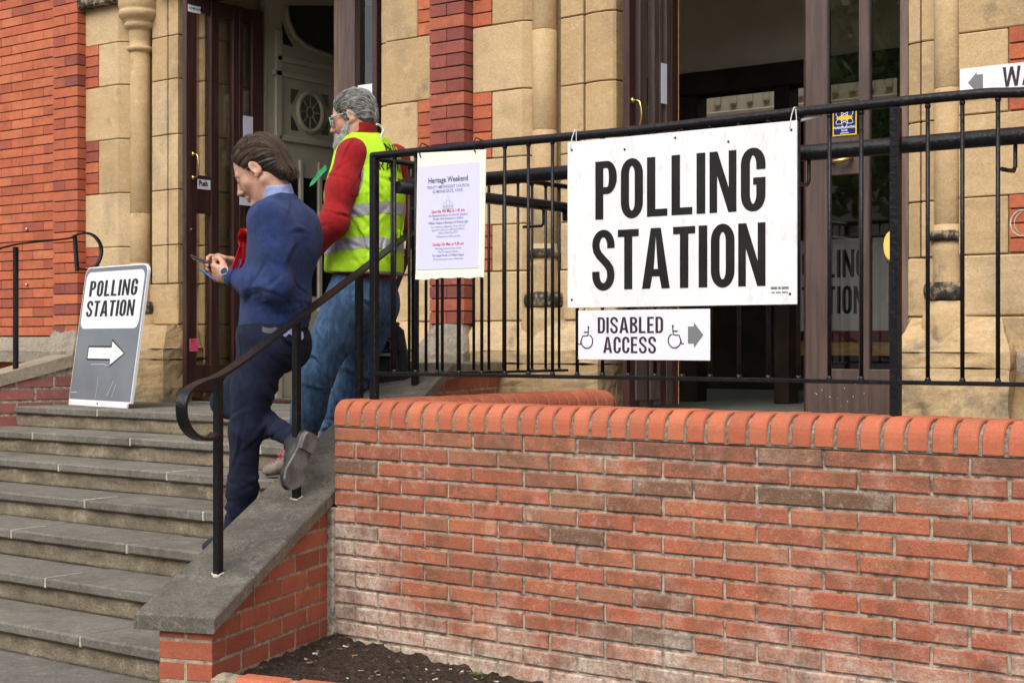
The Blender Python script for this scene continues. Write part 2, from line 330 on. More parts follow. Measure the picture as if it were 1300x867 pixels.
def glyph(ch, t=.174, w=.47, h=.122):
    """loops of one letter, cap height 1; t vertical-stem width, h horizontal stroke"""
    rx, ry = w*.5, .27
    if ch == 'I': return [[(0, 0), (t, 0), (t, 1), (0, 1)]], t
    if ch == 'L': return [[(0, 0), (w*.9, 0), (w*.9, h), (t, h), (t, 1), (0, 1)]], w*.9
    if ch == 'T': c = w*.48; return [[(c-t/2, 0), (c+t/2, 0), (c+t/2, 1-h), (2*c, 1-h), (2*c, 1), (0, 1), (0, 1-h), (c-t/2, 1-h)]], 2*c
    if ch == 'E': return [[(0, 0), (w*.88, 0), (w*.88, h), (t, h), (t, .45), (w*.8, .45), (w*.8, .45+h), (t, .45+h), (t, 1-h), (w*.88, 1-h), (w*.88, 1), (0, 1)]], w*.9
    if ch == 'N': a = t*.86; W = w*1.12; return [[(0, 0), (a, 0), (a, .60), (W-a*1.05, 0), (W, 0), (W, 1), (W-a, 1), (W-a, .40), (a*1.05, 1), (0, 1)]], W
    if ch == 'A':
        W = w*1.24; c = W/2; k = t*.98
        return [[(0, 0), (k, 0), (k+.045, .20), (W-k-.045, .20), (W-k, 0), (W, 0), (c+k*.62, 1), (c-k*.62, 1)], [(k+.078, .20+h), (c, .86), (W-k-.078, .20+h)]], W
    if ch == 'V': W = w*1.08; c = W/2; k = t*1.03; return [[(0, 1), (c-k*.6, 0), (c+k*.6, 0), (W, 1), (W-k, 1), (c, .25), (k, 1)]], W
    if ch == 'W':
        W = w*1.62; k = t*.95; q = W/4
        return [[(0, 1), (q-k*.5, 0), (q+k*.5, 0), (2*q, .62), (3*q-k*.5, 0), (3*q+k*.5, 0), (W, 1), (W-k, 1), (3*q, .28), (2*q+k*.45, 1), (2*q-k*.45, 1), (q, .28), (k, 1)]], W
    if ch == 'O': return [stadium(0, -.012, w, 1.012, rx, ry), stadium(t, h, w-t, 1-h, (w-2*t)/2, .15)[::-1]], w
    if ch == 'D':
        o = [(0, 0)]+arc(w-rx*.95, .26, rx*.95, .26, 270, 360)+arc(w-rx*.95, .74, rx*.95, .26, 0, 90)+[(0, 1)]
        r = rx*.95-t*.98; i = [(t, h)]+arc(w-rx*.95, .26, r, .26-h, 270, 360)+arc(w-rx*.95, .74, r, .26-h, 0, 90)+[(t, 1-h)]
        return [o, i[::-1]], w
    if ch in 'PRB':
        b = .43
        bowl = arc(w-rx*.9, 1-.285, rx*.9, .285, 90, -90, 14)
        ib = arc(w-rx*.9, 1-.285, rx*.9-t, .285-h, 90, -90, 12)
        hole = [(t, 1-h)]+ib+[(t, b+h)]
        if ch == 'P': return [[(0, 0), (0, 1)]+bowl+[(t, b), (t, 0)], hole], w
        if ch == 'R': return [[(0, 0), (0, 1)]+bowl+[(w*.62, b), (w*1.02, 0), (w*1.02-t*1.08, 0), (t*1.55, b), (t, b), (t, 0)], hole], w
        bot = arc(w-rx*.9+.01, .265, rx*.9, .265, 90, -90, 14); ibt = arc(w-rx*.9+.01, .255, rx*.9-t, .265-h, 90, -90, 12)
        top = arc(w-rx*.92, .765, rx*.86, .235, 90, -72, 13)
        itop = arc(w-rx*.92, .765, rx*.86-t, .235-h, 90, -90, 12)
        return [[(0, 0), (0, 1)]+top+bot[2:], [(t, 1-h)]+itop+[(t, .53+h)], [(t, .53-.02)]+ibt+[(t, h)]], w
    if ch == 'C' or ch == 'G':
        cx, cy = w/2, .5; RX = w/2-t/2; yt = 1.012-h/2; yb = -.012+h/2; q = .21
        p = [(w-t/2, .66)]+arc(cx, yt-q, RX, q, 0, 180, 14)+arc(cx, yb+q, RX, q, 180, 360, 14)
        if ch == 'C': p = p+[(w-t/2, .34)]; return ribbon(p, t, h), w
        p = p+[(w-t/2, .36)]
        lp = ribbon(p, t, h)[0]
        # spur and bar of the G
        n = len(p); L, Q = lp[:n], lp[n:]
        return [L+[(w-t*1.0, .415), (w*.5, .415), (w*.5, .415+h*.95), (w, .415+h*.95)]+Q], w
    if ch == 'S':
        w = w*1.05; t = t*.94; cx = w/2; RX = w/2-t/2; yt = 1.012-h/2; yb = -.012+h/2
        p = [(w-t/2, .70)]+arc(cx, yt-.20, RX, .20, 0, 180, 14)
        p += [(cx-RX*.90, .665), (cx-RX*.55, .585), (cx, .505), (cx+RX*.55, .425), (cx+RX*.90, .345)]
        p += arc(cx, yb+.20, RX, .20, 0, -180, 14)+[(t/2, .31)]
        return ribbon(p, t, h*1.05), w
    if ch == 'K': return [[(0, 0), (t, 0), (t, .34), (t*1.5, .44), (w-t*.9, 0), (w+.03, 0), (t*2.05, .58), (w, 1), (w-t*1.1, 1), (t, .53), (t, 1), (0, 1)]], w
    if ch == 'F': return [[(0, 0), (t, 0), (t, .43), (w*.8, .43), (w*.8, .43+h), (t, .43+h), (t, 1-h), (w*.88, 1-h), (w*.88, 1), (0, 1)]], w*.88
    if ch == 'Y': c = w/2; return [[(c-t/2, 0), (c+t/2, 0), (c+t/2, .4), (w, 1), (w-t, 1), (c, .58), (t, 1), (0, 1), (c-t/2, .4)]], w
    return [], w*.6
def fill_loops(loops):
    """2D loops (holes allowed) -> verts, faces through a filled curve"""
    cu = bpy.data.curves.new('tmp', 'CURVE'); cu.dimensions = '2D'; cu.fill_mode = 'BOTH'
    for lp in loops:
        sp = cu.splines.new('POLY'); sp.points.add(len(lp)-1); sp.use_cyclic_u = True
        for q, p in zip(sp.points, lp): q.co = (p[0], p[1], 0, 1)
    o = bpy.data.objects.new('tmp', cu); me = o.to_mesh()
    v = [(p.co.x, p.co.y) for p in me.vertices]; f = [list(p.vertices) for p in me.polygons]
    o.to_mesh_clear(); bpy.data.objects.remove(o); bpy.data.curves.remove(cu); return v, f
def word_loops(txt, x0, x1, y0, hgt, gap=.075, **kw):
    """a word fitted between x0 and x1"""
    gl = []; x = 0
    for ch in txt:
        lp, w = glyph(ch, **kw); gl.append((lp, x)); x += w+gap
    tot = x-gap; sx = (x1-x0)/tot; out = []
    for lp, xo in gl: out.append([[(x0+(p[0]+xo)*sx, y0+p[1]*hgt) for p in l] for l in lp])
    return out
def text_loops_mesh(txt, size, align='CENTER', bold=0.0, sx=1.0):
    cu = bpy.data.curves.new('tmp', 'FONT'); cu.body = txt; cu.size = size; cu.align_x = align; cu.offset = bold; cu.resolution_u = 2
    o = bpy.data.objects.new('tmp', cu); me = o.to_mesh()
    v = [(p.co.x*sx, p.co.y) for p in me.vertices]; f = [list(p.vertices) for p in me.polygons]
    o.to_mesh_clear(); bpy.data.objects.remove(o); bpy.data.curves.remove(cu); return v, f
class Face2D:
    """prints flat artwork on a board: local (u, v) metres -> world"""
    def __init__(s, O, U, V, off=.0012):
        s.O = np.array(O, float); s.U = np.array(U, float)/np.linalg.norm(U); s.V = np.array(V, float)/np.linalg.norm(V)
        s.N = np.cross(s.U, s.V); s.off = off; s.mb = MB()
    def loops(s, groups, lift=0.0):
        for loops in groups:
            v, f = fill_loops(loops); s.raw(v, f, lift)
    def raw(s, v, f, lift=0.0, dx=0, dy=0):
        s.mb.add([s.O+s.U*(a+dx)+s.V*(b+dy)+s.N*(s.off+lift) for a, b in v], f)
    def build(s, name, mat, parent): return s.mb.build(name, mat, parent, recalc=False)
# ================================================================== SETTING
ZL = -0.054                  # landing / ramp / church floor level
RISE, TREAD, YN7 = 0.126, 0.3164, 1.123
ZG = ZL-7*RISE               # street level
mb = MB(); mb.add([(-300, -300, ZG), (300, -300, ZG), (300, 300, ZG), (-300, 300, ZG)], [[0, 1, 2, 3]])
struct(mb.build('ground', M['pavement']))

PHI = R(19.1); DV = np.array([math.sin(PHI), -math.cos(PHI), 0]); NR = np.array([math.cos(PHI), math.sin(PHI), 0])
EP = np.array([-.0315, 0, 0])+DV*.9545        # outer front corner of the splayed step wall
CH, ST_ = 0.0652, 0.2405                      # garden wall course and stretcher pitch

def brick_rows(mb, fn, width, rows, z_of, ch, st, off_of, mort=.010, depth=.02, jit=.0012, bev=.004, top=None, x0=0.0, skip=None, trange=(0, 1)):
    """bricks on a plane: fn(u, d, z) -> world, u along the wall, d outwards; top(u) clips the wall top"""
    for r in rows:
        z0 = z_of(r)-ch+mort; z1 = z_of(r); u = x0-off_of(r)
        while u < width:
            a, b = max(u, x0), min(u+st-mort, width); u += st
            if b-a < .02: continue
            if skip and skip(a, b, z0, z1): continue
            za, zb = z1, z1
            if top:
                za, zb = min(z1, top(a)), min(z1, top(b))
                if max(za, zb) < z0+.004: continue
                za = max(za, z0+.002); zb = max(zb, z0+.002)
            dd = rnd.uniform(-.0015, .0015); j = lambda: rnd.uniform(-jit, jit)
            q = [(a+j(), z0+j()), (b+j(), z0+j()), (b+j(), zb+j()), (a+j(), za+j())]
            cu, cz = (a+b)/2, (z0+z1)/2
            ins = [(x+(bev if x < cu else -bev), z+(bev if z < cz else -bev) if (za == zb) else z) for x, z in q]
            vs = [fn(x, dd-depth, z) for x, z in q]+[fn(x, dd-bev*.8, z) for x, z in q]+[fn(x, dd, z) for x, z in ins]
            fs = [[8, 9, 10, 11]]+[[i, (i+1) % 4, 4+(i+1) % 4, 4+i] for i in range(4)]+[[4+i, 4+(i+1) % 4, 8+(i+1) % 4, 8+i] for i in range(4)]
            mb.add(vs, fs, rnd.uniform(*trange))

# ---------------------------------------------------------------- brick garden wall with bullnose coping
WX1 = 4.3
wall = thing('garden_wall', 'weathered red brick wall with orange bullnose coping under the black railing', 'wall', (WX1/2, .1, ZG))
mb = MB(); mb.cbox((.006, .0085, ZG-.05), (WX1, .209, -.004), .001); mb.cbox((.006, .2, ZG-.05), (.209, 1.725, -.004), .001)
mb.build('mortar_core', M['mortar_grey'], wall)
mb = MB()
brick_rows(mb, lambda u, d, z: (u, -d-.0, z), WX1, range(1, 16), lambda r: -.010-(r-1)*CH, CH, ST_, lambda r: 0 if r % 2 else ST_/2, mort=.011, bev=.005, jit=.002)
brick_rows(mb, lambda u, d, z: (-d, u, z), 1.72, range(1, 16), lambda r: -.010-(r-1)*CH, CH, ST_, lambda r: ST_/2 if r % 2 else 0, mort=.011, bev=.005, jit=.002, x0=.003)
mb.build('brickwork', M['brick_front'], wall)
def bull_section(w, top, rad):
    """half-round shouldered section across the wall, (across, up)"""
    return [(0, 0), (0, top-rad)]+[(rad-rad*math.cos(R(a)), top-rad+rad*math.sin(R(a))) for a in (15, 30, 45, 60, 75, 90)]+[(w-rad+rad*math.sin(R(a)), top-rad+rad*math.cos(R(a))) for a in (0, 15, 30, 45, 60, 75)]+[(w, top-rad), (w, 0)]
sec = bull_section(.226, .102, .062)
mb = MB(); PITCH = .0788
def cope_run(fn, n, start):
    for i in range(n):
        a = start+i*PITCH+.0065; b = start+(i+1)*PITCH-.0065; dz = rnd.uniform(-.0016, .0016); dy = rnd.uniform(-.0015, .0015); sk = rnd.uniform(-.001, .001)
        k = len(sec); vs = []
        for u, ins in ((a, .004), (a+.004, 0), (b-.004, 0), (b, .004)):
            for (s_, z) in sec:
                ss = s_+(ins if s_ < .113 else -ins); zz = max(0.0, z-(ins if z > .03 else 0)); vs.append(fn(u+sk*(s_-.1)*8, ss+dy-.005, zz+dz))
        fs = [[j*k+i_, j*k+(i_+1) % k, (j+1)*k+(i_+1) % k, (j+1)*k+i_] for j in range(3) for i_ in range(k)]+[list(range(k)), [3*k+i_ for i_ in range(k)][::-1]]
        mb.add(vs, fs, rnd.uniform(0, 1), smooth=False)
cope_run(lambda u, s_, z: (u, s_, z), 55, -.004)
cope_run(lambda u, s_, z: (s_+.001, u, z), 19, .235)
# rounded end brick of the return run
ey = .235+19*PITCH
for i in range(5):
    a0 = i*36; pass
prof = [(.108*math.cos(R(a)), .04+.060*math.sin(R(a))) for a in (0, 20, 40, 60, 80)]
vs = []; n = 10
for j in range(n+1):
    th = math.pi*j/n
    for r_, z in [(.108, 0)]+prof: vs.append((.108+r_*math.cos(th), ey+.004+r_*.62*math.sin(th), z))
k = 6; fs = [[j*k+i, (j+1)*k+i, (j+1)*k+i+1, j*k+i+1] for j in range(n) for i in range(k-1)]+[[j*k+k-1 for j in range(n+1)], [j*k for j in range(n+1)][::-1]]
mb.add(vs, fs, .6, smooth=False)
cope = mb.build('coping', M['brick_bull'], wall)
mb = MB(); s2 = [(min(.219, max(.001, x+(.005 if x < .1 else -.010))), max(0, z-.006)) for x, z in sec]; k = len(s2)
mb.prism([(0.002, x-.005, z-.006) for x, z in s2], (WX1, 0, 0)); mb.prism([(x-.004, .215, z-.0065) for x, z in s2], (0, 1.51, 0))
mb.build('coping_joint', M['mortar_cope'], wall)

# ---------------------------------------------------------------- splayed wall beside the steps (right), with its sloping stone slab
SZ0, SLOPE = -.6108, .3556
D0 = EP+NR*.02
def slab_pt(s, w, dz=0.0):            # s up the slope from the front, w inwards from the outer top edge
    p = D0-DV*s-NR*w; s_f = 2.36
    return np.array([p[0], p[1], SZ0+SLOPE*min(s, s_f)+dz])
SW, STH = .315, .052
flank = thing('step_side_wall', 'orange brick wall with sloping grey stone slab at the right side of the steps', 'wall', (EP[0], EP[1], ZG))
under = lambda s: SZ0+SLOPE*min(max(s-.02, 0), 2.36)-STH-.003
LEN = 3.12
mb = MB()
poly = [EP+NR*-.006+np.array([0, 0, ZG-.05]), EP-NR*.006-DV*LEN+np.array([0, 0, ZG-.05])]
a = EP-NR*.0018+DV*-.0018
pl = [(0, ZG-.05), (LEN, ZG-.05), (LEN, under(LEN)+.004), (2.36, under(2.4)+.004), (0, under(0)+.004)]
mb.prism([a-DV*s_+np.array([0, 0, z]) for s_, z in pl], -NR*.2045)
mb.build('mortar_core', M['mortar_cream'], flank)
mb = MB(); FC = .0726
ffn = lambda u, d, z: EP-DV*u+NR*d+np.array([0, 0, z])
zl = lambda r: -.7100+.0726*5-(r-5)*FC+.0005
# mortar line L0 (centre) at z0: rows hang below it
L0z = CAM[2]-(814.9-433.5)/FPX*np.dot(EP-CAM, FW)
zr = lambda r: L0z-.0055-(r)*FC+0*FC
rows = range(-16, 4)
brick_rows(mb, ffn, LEN, rows, zr, FC, .2195, lambda r: (.2195-.1045) if r % 2 == 0 else 0.0, mort=.011, bev=.0022, jit=.0008, top=under)
# pier front
pfn = lambda u, d, z: EP-NR*(.2095-u)+DV*d+np.array([0, 0, z])
brick_rows(mb, pfn, .2095, range(-1, 4), zr, FC, .2095+.011, lambda r: 0 if r % 2 == 0 else .1102, mort=.011, bev=.0022, jit=.0008, top=lambda u: under(0)-.006, x0=.0)
mb.build('brickwork', M['brick_flank'], flank)
mb = MB(); pieces = [(-.022, .262), (.268, .885), (.891, 1.55), (1.556, 2.36), (2.366, 3.13)]
for s0, s1 in pieces:
    t0 = rnd.uniform(0, 1); b_ = .006; ns = 2; w0, w1 = 0, SW+rnd.uniform(-.006, .006)
    cross = [(w0, -STH), (w0, -b_), (w0+b_, 0), (w1-b_, 0), (w1, -b_), (w1, -STH)]
    ring = lambda s_, sh=0: [slab_pt(s_, w, dz-sh) for w, dz in cross]
    st_ = [s0, s0+.004, s1-.004, s1]; vs = sum([ring(s_, .004 if i in (0, 3) else 0) for i, s_ in enumerate(st_)], [])
    fs = []; ms = []
    for j in range(3):
        for i in range(6): fs.append([j*6+i, j*6+(i+1) % 6, (j+1)*6+(i+1) % 6, (j+1)*6+i]); ms.append(1 if i == 0 else 0)
    for f, m_ in zip(fs, ms): mb.add([vs[i] for i in f], [[0, 1, 2, 3]], t0, m=m_)
    mb.add(vs[:6], [[0, 1, 2, 3, 4, 5]], t0, m=0); mb.add(vs[18:], [[5, 4, 3, 2, 1, 0]], t0, m=0)
bmx = mb.build('stone_slab', [M['slab'], M['slab_edge']], flank, recalc=False)
bm = bmesh.new(); bm.from_mesh(bmx.data); bmesh.ops.remove_doubles(bm, verts=bm.verts, dist=1e-5); bmesh.ops.recalc_face_normals(bm, faces=bm.faces); bm.to_mesh(bmx.data); bm.free()
# mortar fillet where it meets the garden wall
mb = MB(); mb.cbox((-.040, -.012, ZG), (.004, .02, -.335), .006); mb.build('corner_joint', M['mortar_grey'], flank)

# ---------------------------------------------------------------- left step wall
PL1 = atZ(84, 511, ZL); PL2 = atY(16, 516.3, YN7)
DL = np.array([PL2[0]-PL1[0], PL2[1]-PL1[1], 0]); DL /= np.linalg.norm(DL); DL = np.array([-.27, -.963, 0])
NL = np.array([-DL[1], DL[0], 0]); NL = NL if NL[0] > 0 else -NL     # towards the steps
PL = np.array([PL2[0], PL2[1], 0])
PT0 = onplane(2, 474.6, PL+NL*.015, NL); PT1 = onplane(89, 451.5, PL+NL*.015, NL)
PB0 = onplane(2, 490, PL+NL*.015, NL)
sl_ = lambda p: np.dot(p-PL, -DL)
sA, sB = sl_(PT0), sl_(PT1); zA, zB = PT0[2], PT1[2]; LTH = max(.045, PT0[2]-PB0[2]); LSL = (zB-zA)/(sB-sA)
ltop = lambda s: zA+LSL*(s-sA)
lw = thing('step_side_wall', 'red brick wall with pale sloping coping at the left side of the steps', 'wall', (PL[0], PL[1], ZG))
mb = MB(); s0, s1 = -2.2, sB+.02
a = PL-NL*.006
mb.prism([a-DL*s_+np.array([0, 0, z]) for s_, z in ((s0, ZG-.05), (s1, ZG-.05), (s1, ltop(s1)-LTH+.003), (s0, ltop(s0)-LTH+.003))], -NL*.22)
mb.build('mortar_core', M['mortar_grey'], lw)
mb = MB(); LC = .080
brick_rows(mb, lambda u, d, z: PL-DL*(u+s0)+NL*d+np.array([0, 0, z]), s1-s0, range(0, 18), lambda r: ZL+.176-r*LC, LC, .235, lambda r: 0 if r % 2 else .1175, mort=.015, bev=.004, top=lambda u: ltop(u+s0)-LTH)
mb.build('brickwork', M['brick_purple'], lw)
mb = MB(); mb.prism([PL+NL*.015-DL*s_+np.array([0, 0, z]) for s_, z in ((s0, ltop(s0)-LTH), (s1, ltop(s1)-LTH), (s1, ltop(s1)), (s0, ltop(s0)))], -NL*.33)
mb.build('stone_slab', M['left_slab'], lw)

# ---------------------------------------------------------------- steps
steps = thing('entrance_steps', 'worn grey stone steps with pale joints climbing to the left church doorway', 'steps', (-2.2, 0, ZG))
def left_x(Y): return PL[0]+DL[0]*((Y-PL[1])/DL[1])
def right_x(Y): p = EP-NR*.2; return p[0]+DV[0]*((Y-p[1])/DV[1])
joints_px = {7: (122.7, 318), 6: (40.5, 164.5, 330), 5: (73.5, 211, 470), 4: (106.5, 257), 3: (13.5, 160, 420), 2: (56.5, 400), 1: (101, -160)}
NOS, OVH = .046, .022
for k in range(1, 8):
    Z = ZL-(7-k)*RISE; Y = YN7-(7-k)*TREAD
    xa, xb = left_x(Y)-.02, right_x(Y)+.06
    if k == 7: xa = left_x(Y)+.004; 
    js = sorted(atY(px, 433.5+FPX*(CAM[2]-Z)/9, Y)[0] for px in joints_px[k]); xs = [xa]+[x for x in js if xa+.2 < x < xb-.1]+[xb]
    mb = MB(); yb = Y+TREAD+.03 if k < 7 else 2.02
    for i, (a, b) in enumerate(zip(xs, xs[1:])):
        dz = rnd.uniform(-.002, .002)
        mb.cbox((a+.005, Y, Z-NOS+dz), (b-.005, yb, Z+dz), .008, tint=rnd.uniform(0, 1), jit=.002)
    if k < 7: mb.build('tread', M['tread'], steps)
    else: mb.build('landing', M['tread'], steps)
    mb = MB()
    for x in xs[1:-1]: mb.cbox((x-.0055, Y+.001, Z-NOS+.002), (x+.0055, Y+.20, Z-.0015+rnd.uniform(-.001, .002)), .002)
    if mb.v: mb.pieces('joint', M['tread_joint'], steps)
    mb = MB(); n = 46; zb, zt = Z-RISE-.002, Z-NOS+.003
    vs = []; 
    for j in range(6):
        for i in range(n+1):
            w = .006*math.sin(i*1.7+k*3+j)+rnd.uniform(-.005, .005); vs.append((xa+(xb-xa)*i/n, Y+OVH+.003+w*(0 < j < 5), zb+(zt-zb)*j/5))
    fs = [[j*(n+1)+i, j*(n+1)+i+1, (j+1)*(n+1)+i+1, (j+1)*(n+1)+i] for j in range(5) for i in range(n)]
    b0 = len(vs); vs += [(xa, Y+.25, zb), (xb, Y+.25, zb), (xb, Y+.25, zt), (xa, Y+.25, zt)]
    fs += [[5*(n+1)+i for i in range(n+1)]+[b0+2, b0+3], [i for i in range(n+1)][::-1]+[b0, b0+1], [b0, b0+3, b0+2, b0+1]]
    mb.add(vs, fs, .3, smooth=True); mb.build('riser', M['riser'], steps)

# ramp floor behind the garden wall, and porch floor inside
mb = MB(); mb.cbox((.10, .21, ZL-.1), (6, 2.24, ZL), .002); struct(mb.build('ramp_path', M['pavement']))

# ---------------------------------------------------------------- soil bed and edging
mb = MB(); n = 70
ED0, ED1 = at(281, 850, 5.30), at(416, 862.5, 5.13); EDD = ED1-ED0; EDD[2] = 0; EDD /= np.linalg.norm(EDD); EDN = np.array([EDD[1], -EDD[0], 0])
EDN = EDN if EDN[1] < 0 else -EDN
vs = []; 
def soil_z(x, y):
    base = -.853-.058*min(1, max(0, x)/.9); lump = .010*math.sin(x*31+y*17)+.008*math.sin(x*57-y*43)+.006*math.sin(x*93+y*71)
    return base+lump*.7
for j in range(n+1):
    for i in range(n*2+1):
        x = -.03+3.2*i/(2*n); y = -1.2+1.22*j/n; vs.append((x, y, soil_z(x, y)+rnd.uniform(-.006, .006)))
k = 2*n+1
fs = [[j*k+i, j*k+i+1, (j+1)*k+i+1, (j+1)*k+i] for j in range(n) for i in range(2*n)]
def inside(f):
    c = np.mean([vs[i] for i in f], axis=0); 
    return np.dot(c-ED0, -EDN) > .03 and np.dot(c-(EP-NR*.02), NR) > 0
mb.add(vs, [f for f in fs if inside(f)], 1, smooth=True); so = mb.build('soil_bed', M['soil'], recalc=False); struct(so)
mb = MB()
for i in range(520):
    x = rnd.uniform(0, 2.6); y = rnd.uniform(-1, -.01); p = np.array([x, y, 0])
    if np.dot(p-ED0, -EDN) < .06 or np.dot(p-EP, NR) < .01: continue
    big = rnd.random() < .25
    L = rnd.uniform(.004, .011) if big else rnd.uniform(.004, .012); a = rnd.uniform(0, 6.3); c, s_ = math.cos(a), math.sin(a); W = L*rnd.uniform(.5, 1)if big else L*.3; H = W*.6
    z = soil_z(x, y)+.003
    fnM = lambda q: (x+q[0]*c-q[1]*s_, y+q[0]*s_+q[1]*c, z+q[2]+q[0]*rnd.uniform(-.3, .3))
    mb.cbox((-L, -W/2, -H/2), (L, W/2, H/2), W*.2, M=fnM, jit=L*.15, m=(1 if rnd.random() < .72 else 0))
stuff(mb.build('soil_litter', [M['chip'], M['pebble']]))
mb = MB()
sc_p = atZ(400, 829, soil_z(.05, -.35)+.012)
mb.cbox((-.012, -.006, -.0015), (.012, .006, .0015), .0006, M=lambda q: (sc_p[0]+q[0], sc_p[1]+q[1], sc_p[2]+q[2]+q[0]*.25), jit=.003)
tag(mb.build('paper_scrap', M['white_paper']), 'small torn scrap of white paper lying on the dark soil', 'litter')
edge = thing('bed_edging', 'low row of orange edging bricks along the front of the soil bed', 'edging', (ED0[0], ED0[1], ZG))
mb = MB(); pos = -.0
for i in range(14):
    L = .105 if i == 0 else .215
    mb.cbox((0, 0, ZG-.02-ED0[2]), (L-.012, .10, 0), .016 if i else .03, M=lambda q, pos=pos: ED0+EDD*(pos+q[0])+EDN*(q[1])+np.array([0, 0, q[2]]), tint=rnd.uniform(.2, 1), jit=.002, m=(0 if i else 1)); pos += L
mb.pieces('edging_brick', [M['brick_flank'], M['left_slab']], edge)
mb = MB(); mb.cbox((.02, .004, ZG-.02-ED0[2]), (pos-.02, .094, -.008), .004, M=lambda q: ED0+EDD*q[0]+EDN*q[1]+np.array([0, 0, q[2]])); mb.build('edging_joint', M['mortar_cream'], edge)
mb = MB()
wp = atZ(608, 858, -.893)
for i in range(14):
    a = rnd.uniform(0, 6.3); l = rnd.uniform(.012, .03); h = rnd.uniform(.006, .02); d = np.array([math.cos(a), math.sin(a), 0]); e = np.array([-d[1], d[0], 0])*.005
    mb.add([wp, wp+d*l*.5+e+UP*h, wp+d*l+UP*h*.7, wp+d*l*.5-e+UP*h], [[0, 1, 2, 3]])
tag(mb.build('weed', M['leaf'], recalc=False), 'tiny green weed sprouting from the soil at the foot of the brick wall', 'plant')
# ================================================================== CHURCH BUILDING
PILY, STY, RECY = 2.07, 2.14, 2.51
fx = lambda px, Y: atY(px, 433, Y)[0]
ch = thing('church_building', 'sandstone and orange brick church front with two dark wooden doorways', 'church', (-.9, STY, ZL))
BC = .0716
def wall_bricks(mb, x0, x1, Y, z0, z1, st, depth=.05, shift=0, g=.007, tr=(0, 1), hd=True, alternate=None):
    r = 0; z = z0
    while z < z1-.02:
        zz = min(z+BC, z1); u = x0-(st/2 if r % 2 else 0)-shift
        while u < x1:
            a, b = max(u, x0), min(u+st, x1); u += st
            if b-a < .02: continue
            ga = 0 if a == x0 else g/2*.5; gb = 0 if b == x1 else g/2*.5
            d = rnd.uniform(-.0015, .0015)
            mb.cbox((a+ga, Y+d, z+g), (b-gb, Y+depth, zz), .0022, tint=rnd.uniform(*tr), jit=.0006)
        z = zz; r += 1
mb = MB(); wall_bricks(mb, -8.2, -4.60, RECY, .375, 3.3, .266, tr=(.22, 1)); mb.build('brick_wall', M['brick_facade'], ch)
mb = MB(); wall_bricks(mb, -8.2, -4.60, RECY, -.95, .18, .266, tr=(.3, 1)); mb.build('brick_wall', M['brick_facade'], ch)
mb = MB(); mb.cbox((-8.3, RECY+.012, ZG), (-4.45, RECY+.30, 3.3), .002)
mb.build('wall_core', M['mortar_dark'], ch)
# pilasters (stretcher course over two headers), with brick quoins
def pilaster(x0, x1, mat, tr, z0, z1, trq):
    mb = MB(); z = z0; r = 0
    while z < z1:
        parts = [(x0, x1)] if r % 2 else [(x0, (x0+x1)/2-.002), ((x0+x1)/2+.002, x1)]
        for i, (a, b) in enumerate(parts):
            d = rnd.uniform(-.001, .001)
            mb.cbox((a, PILY+d, z+.007), (b, PILY+.12, z+BC), .0022, tint=rnd.uniform(*(tr if r % 2 else trq)), jit=.0006)
        z += BC; r += 1
    mb.build('pilaster', mat, ch)
    mb = MB(); mb.cbox((x0+.008, PILY+.008, z0-.02), (x1-.008, PILY+.14, z1), .001); mb.build('pilaster_core', M['mortar_dark'], ch)
pilaster(fx(67, PILY), fx(98, PILY), M['brick_facade'], (.5, 1), .375, 3.3, (.02, .55))
PX0, PX1 = fx(545, PILY), fx(589, PILY)
pilaster(PX0, PX1, M['brick_pilaster'], (.35, 1), .43, 3.3, (.1, .8))
pilaster(PX0+.0, PX1, M['brick_pilaster'], (.35, 1), ZL-.02, .20, (.1, .8))
pilaster(2.16, 2.43, M['brick_facade'], (.5, 1), .43, 3.3, (.02, .6))

# stone blocks
JZ = [ZL-.05, .22, .45, .722, .978, 1.3445, 1.711, 2.0775, 2.444, 2.81, 3.3]
def block(mb, prof, z0, z1, tint=None, g=.0026, b=.005, rough=0.0):
    prof = [np.array(p, float) for p in prof]; e0 = prof[0]-prof[1]; e1 = prof[-1]-prof[-2]; e0 /= np.linalg.norm(e0); e1 /= np.linalg.norm(e1)
    P = [prof[0]-e0*g+np.array([0, b]), prof[0]-e0*(g+b)]+prof[1:-1]+[prof[-1]-e1*(g+b), prof[-1]-e1*g+np.array([0, b])]
    n = len(P); dn = []
    for i in range(n):
        t = P[min(i+1, n-1)]-P[max(i-1, 0)]; q = np.array([-t[1], t[0]]); q /= np.linalg.norm(q)+1e-9
        dn.append(q if q[1] > 0 or abs(q[1]) < 1e-6 else -q)
    zs = [(z0+g, b), (z0+g+b, 0)]+[(z0+(z1-z0)*k/5, 0) for k in range(1, 5)]+[(z1-g-b, 0), (z1-g, b)]
    vs = []; bk = max(p[1] for p in P)+.10
    for z, ins in zs:
        for i, p in enumerate(P):
            q = p+dn[i]*ins; w = rnd.uniform(-rough, rough) if 0 < i < n-1 else 0
            vs.append((q[0], q[1]+w, z))
        vs.append((P[-1][0], bk, z)); vs.append((P[0][0], bk, z))
    k = n+2; fs = [[j*k+i, j*k+(i+1) % k, (j+1)*k+(i+1) % k, (j+1)*k+i] for j in range(len(zs)-1) for i in range(k)]
    fs += [list(range(k)), [(len(zs)-1)*k+i for i in range(k)][::-1]]
    mb.add(vs, fs, rnd.uniform(.1, .9) if tint is None else tint)
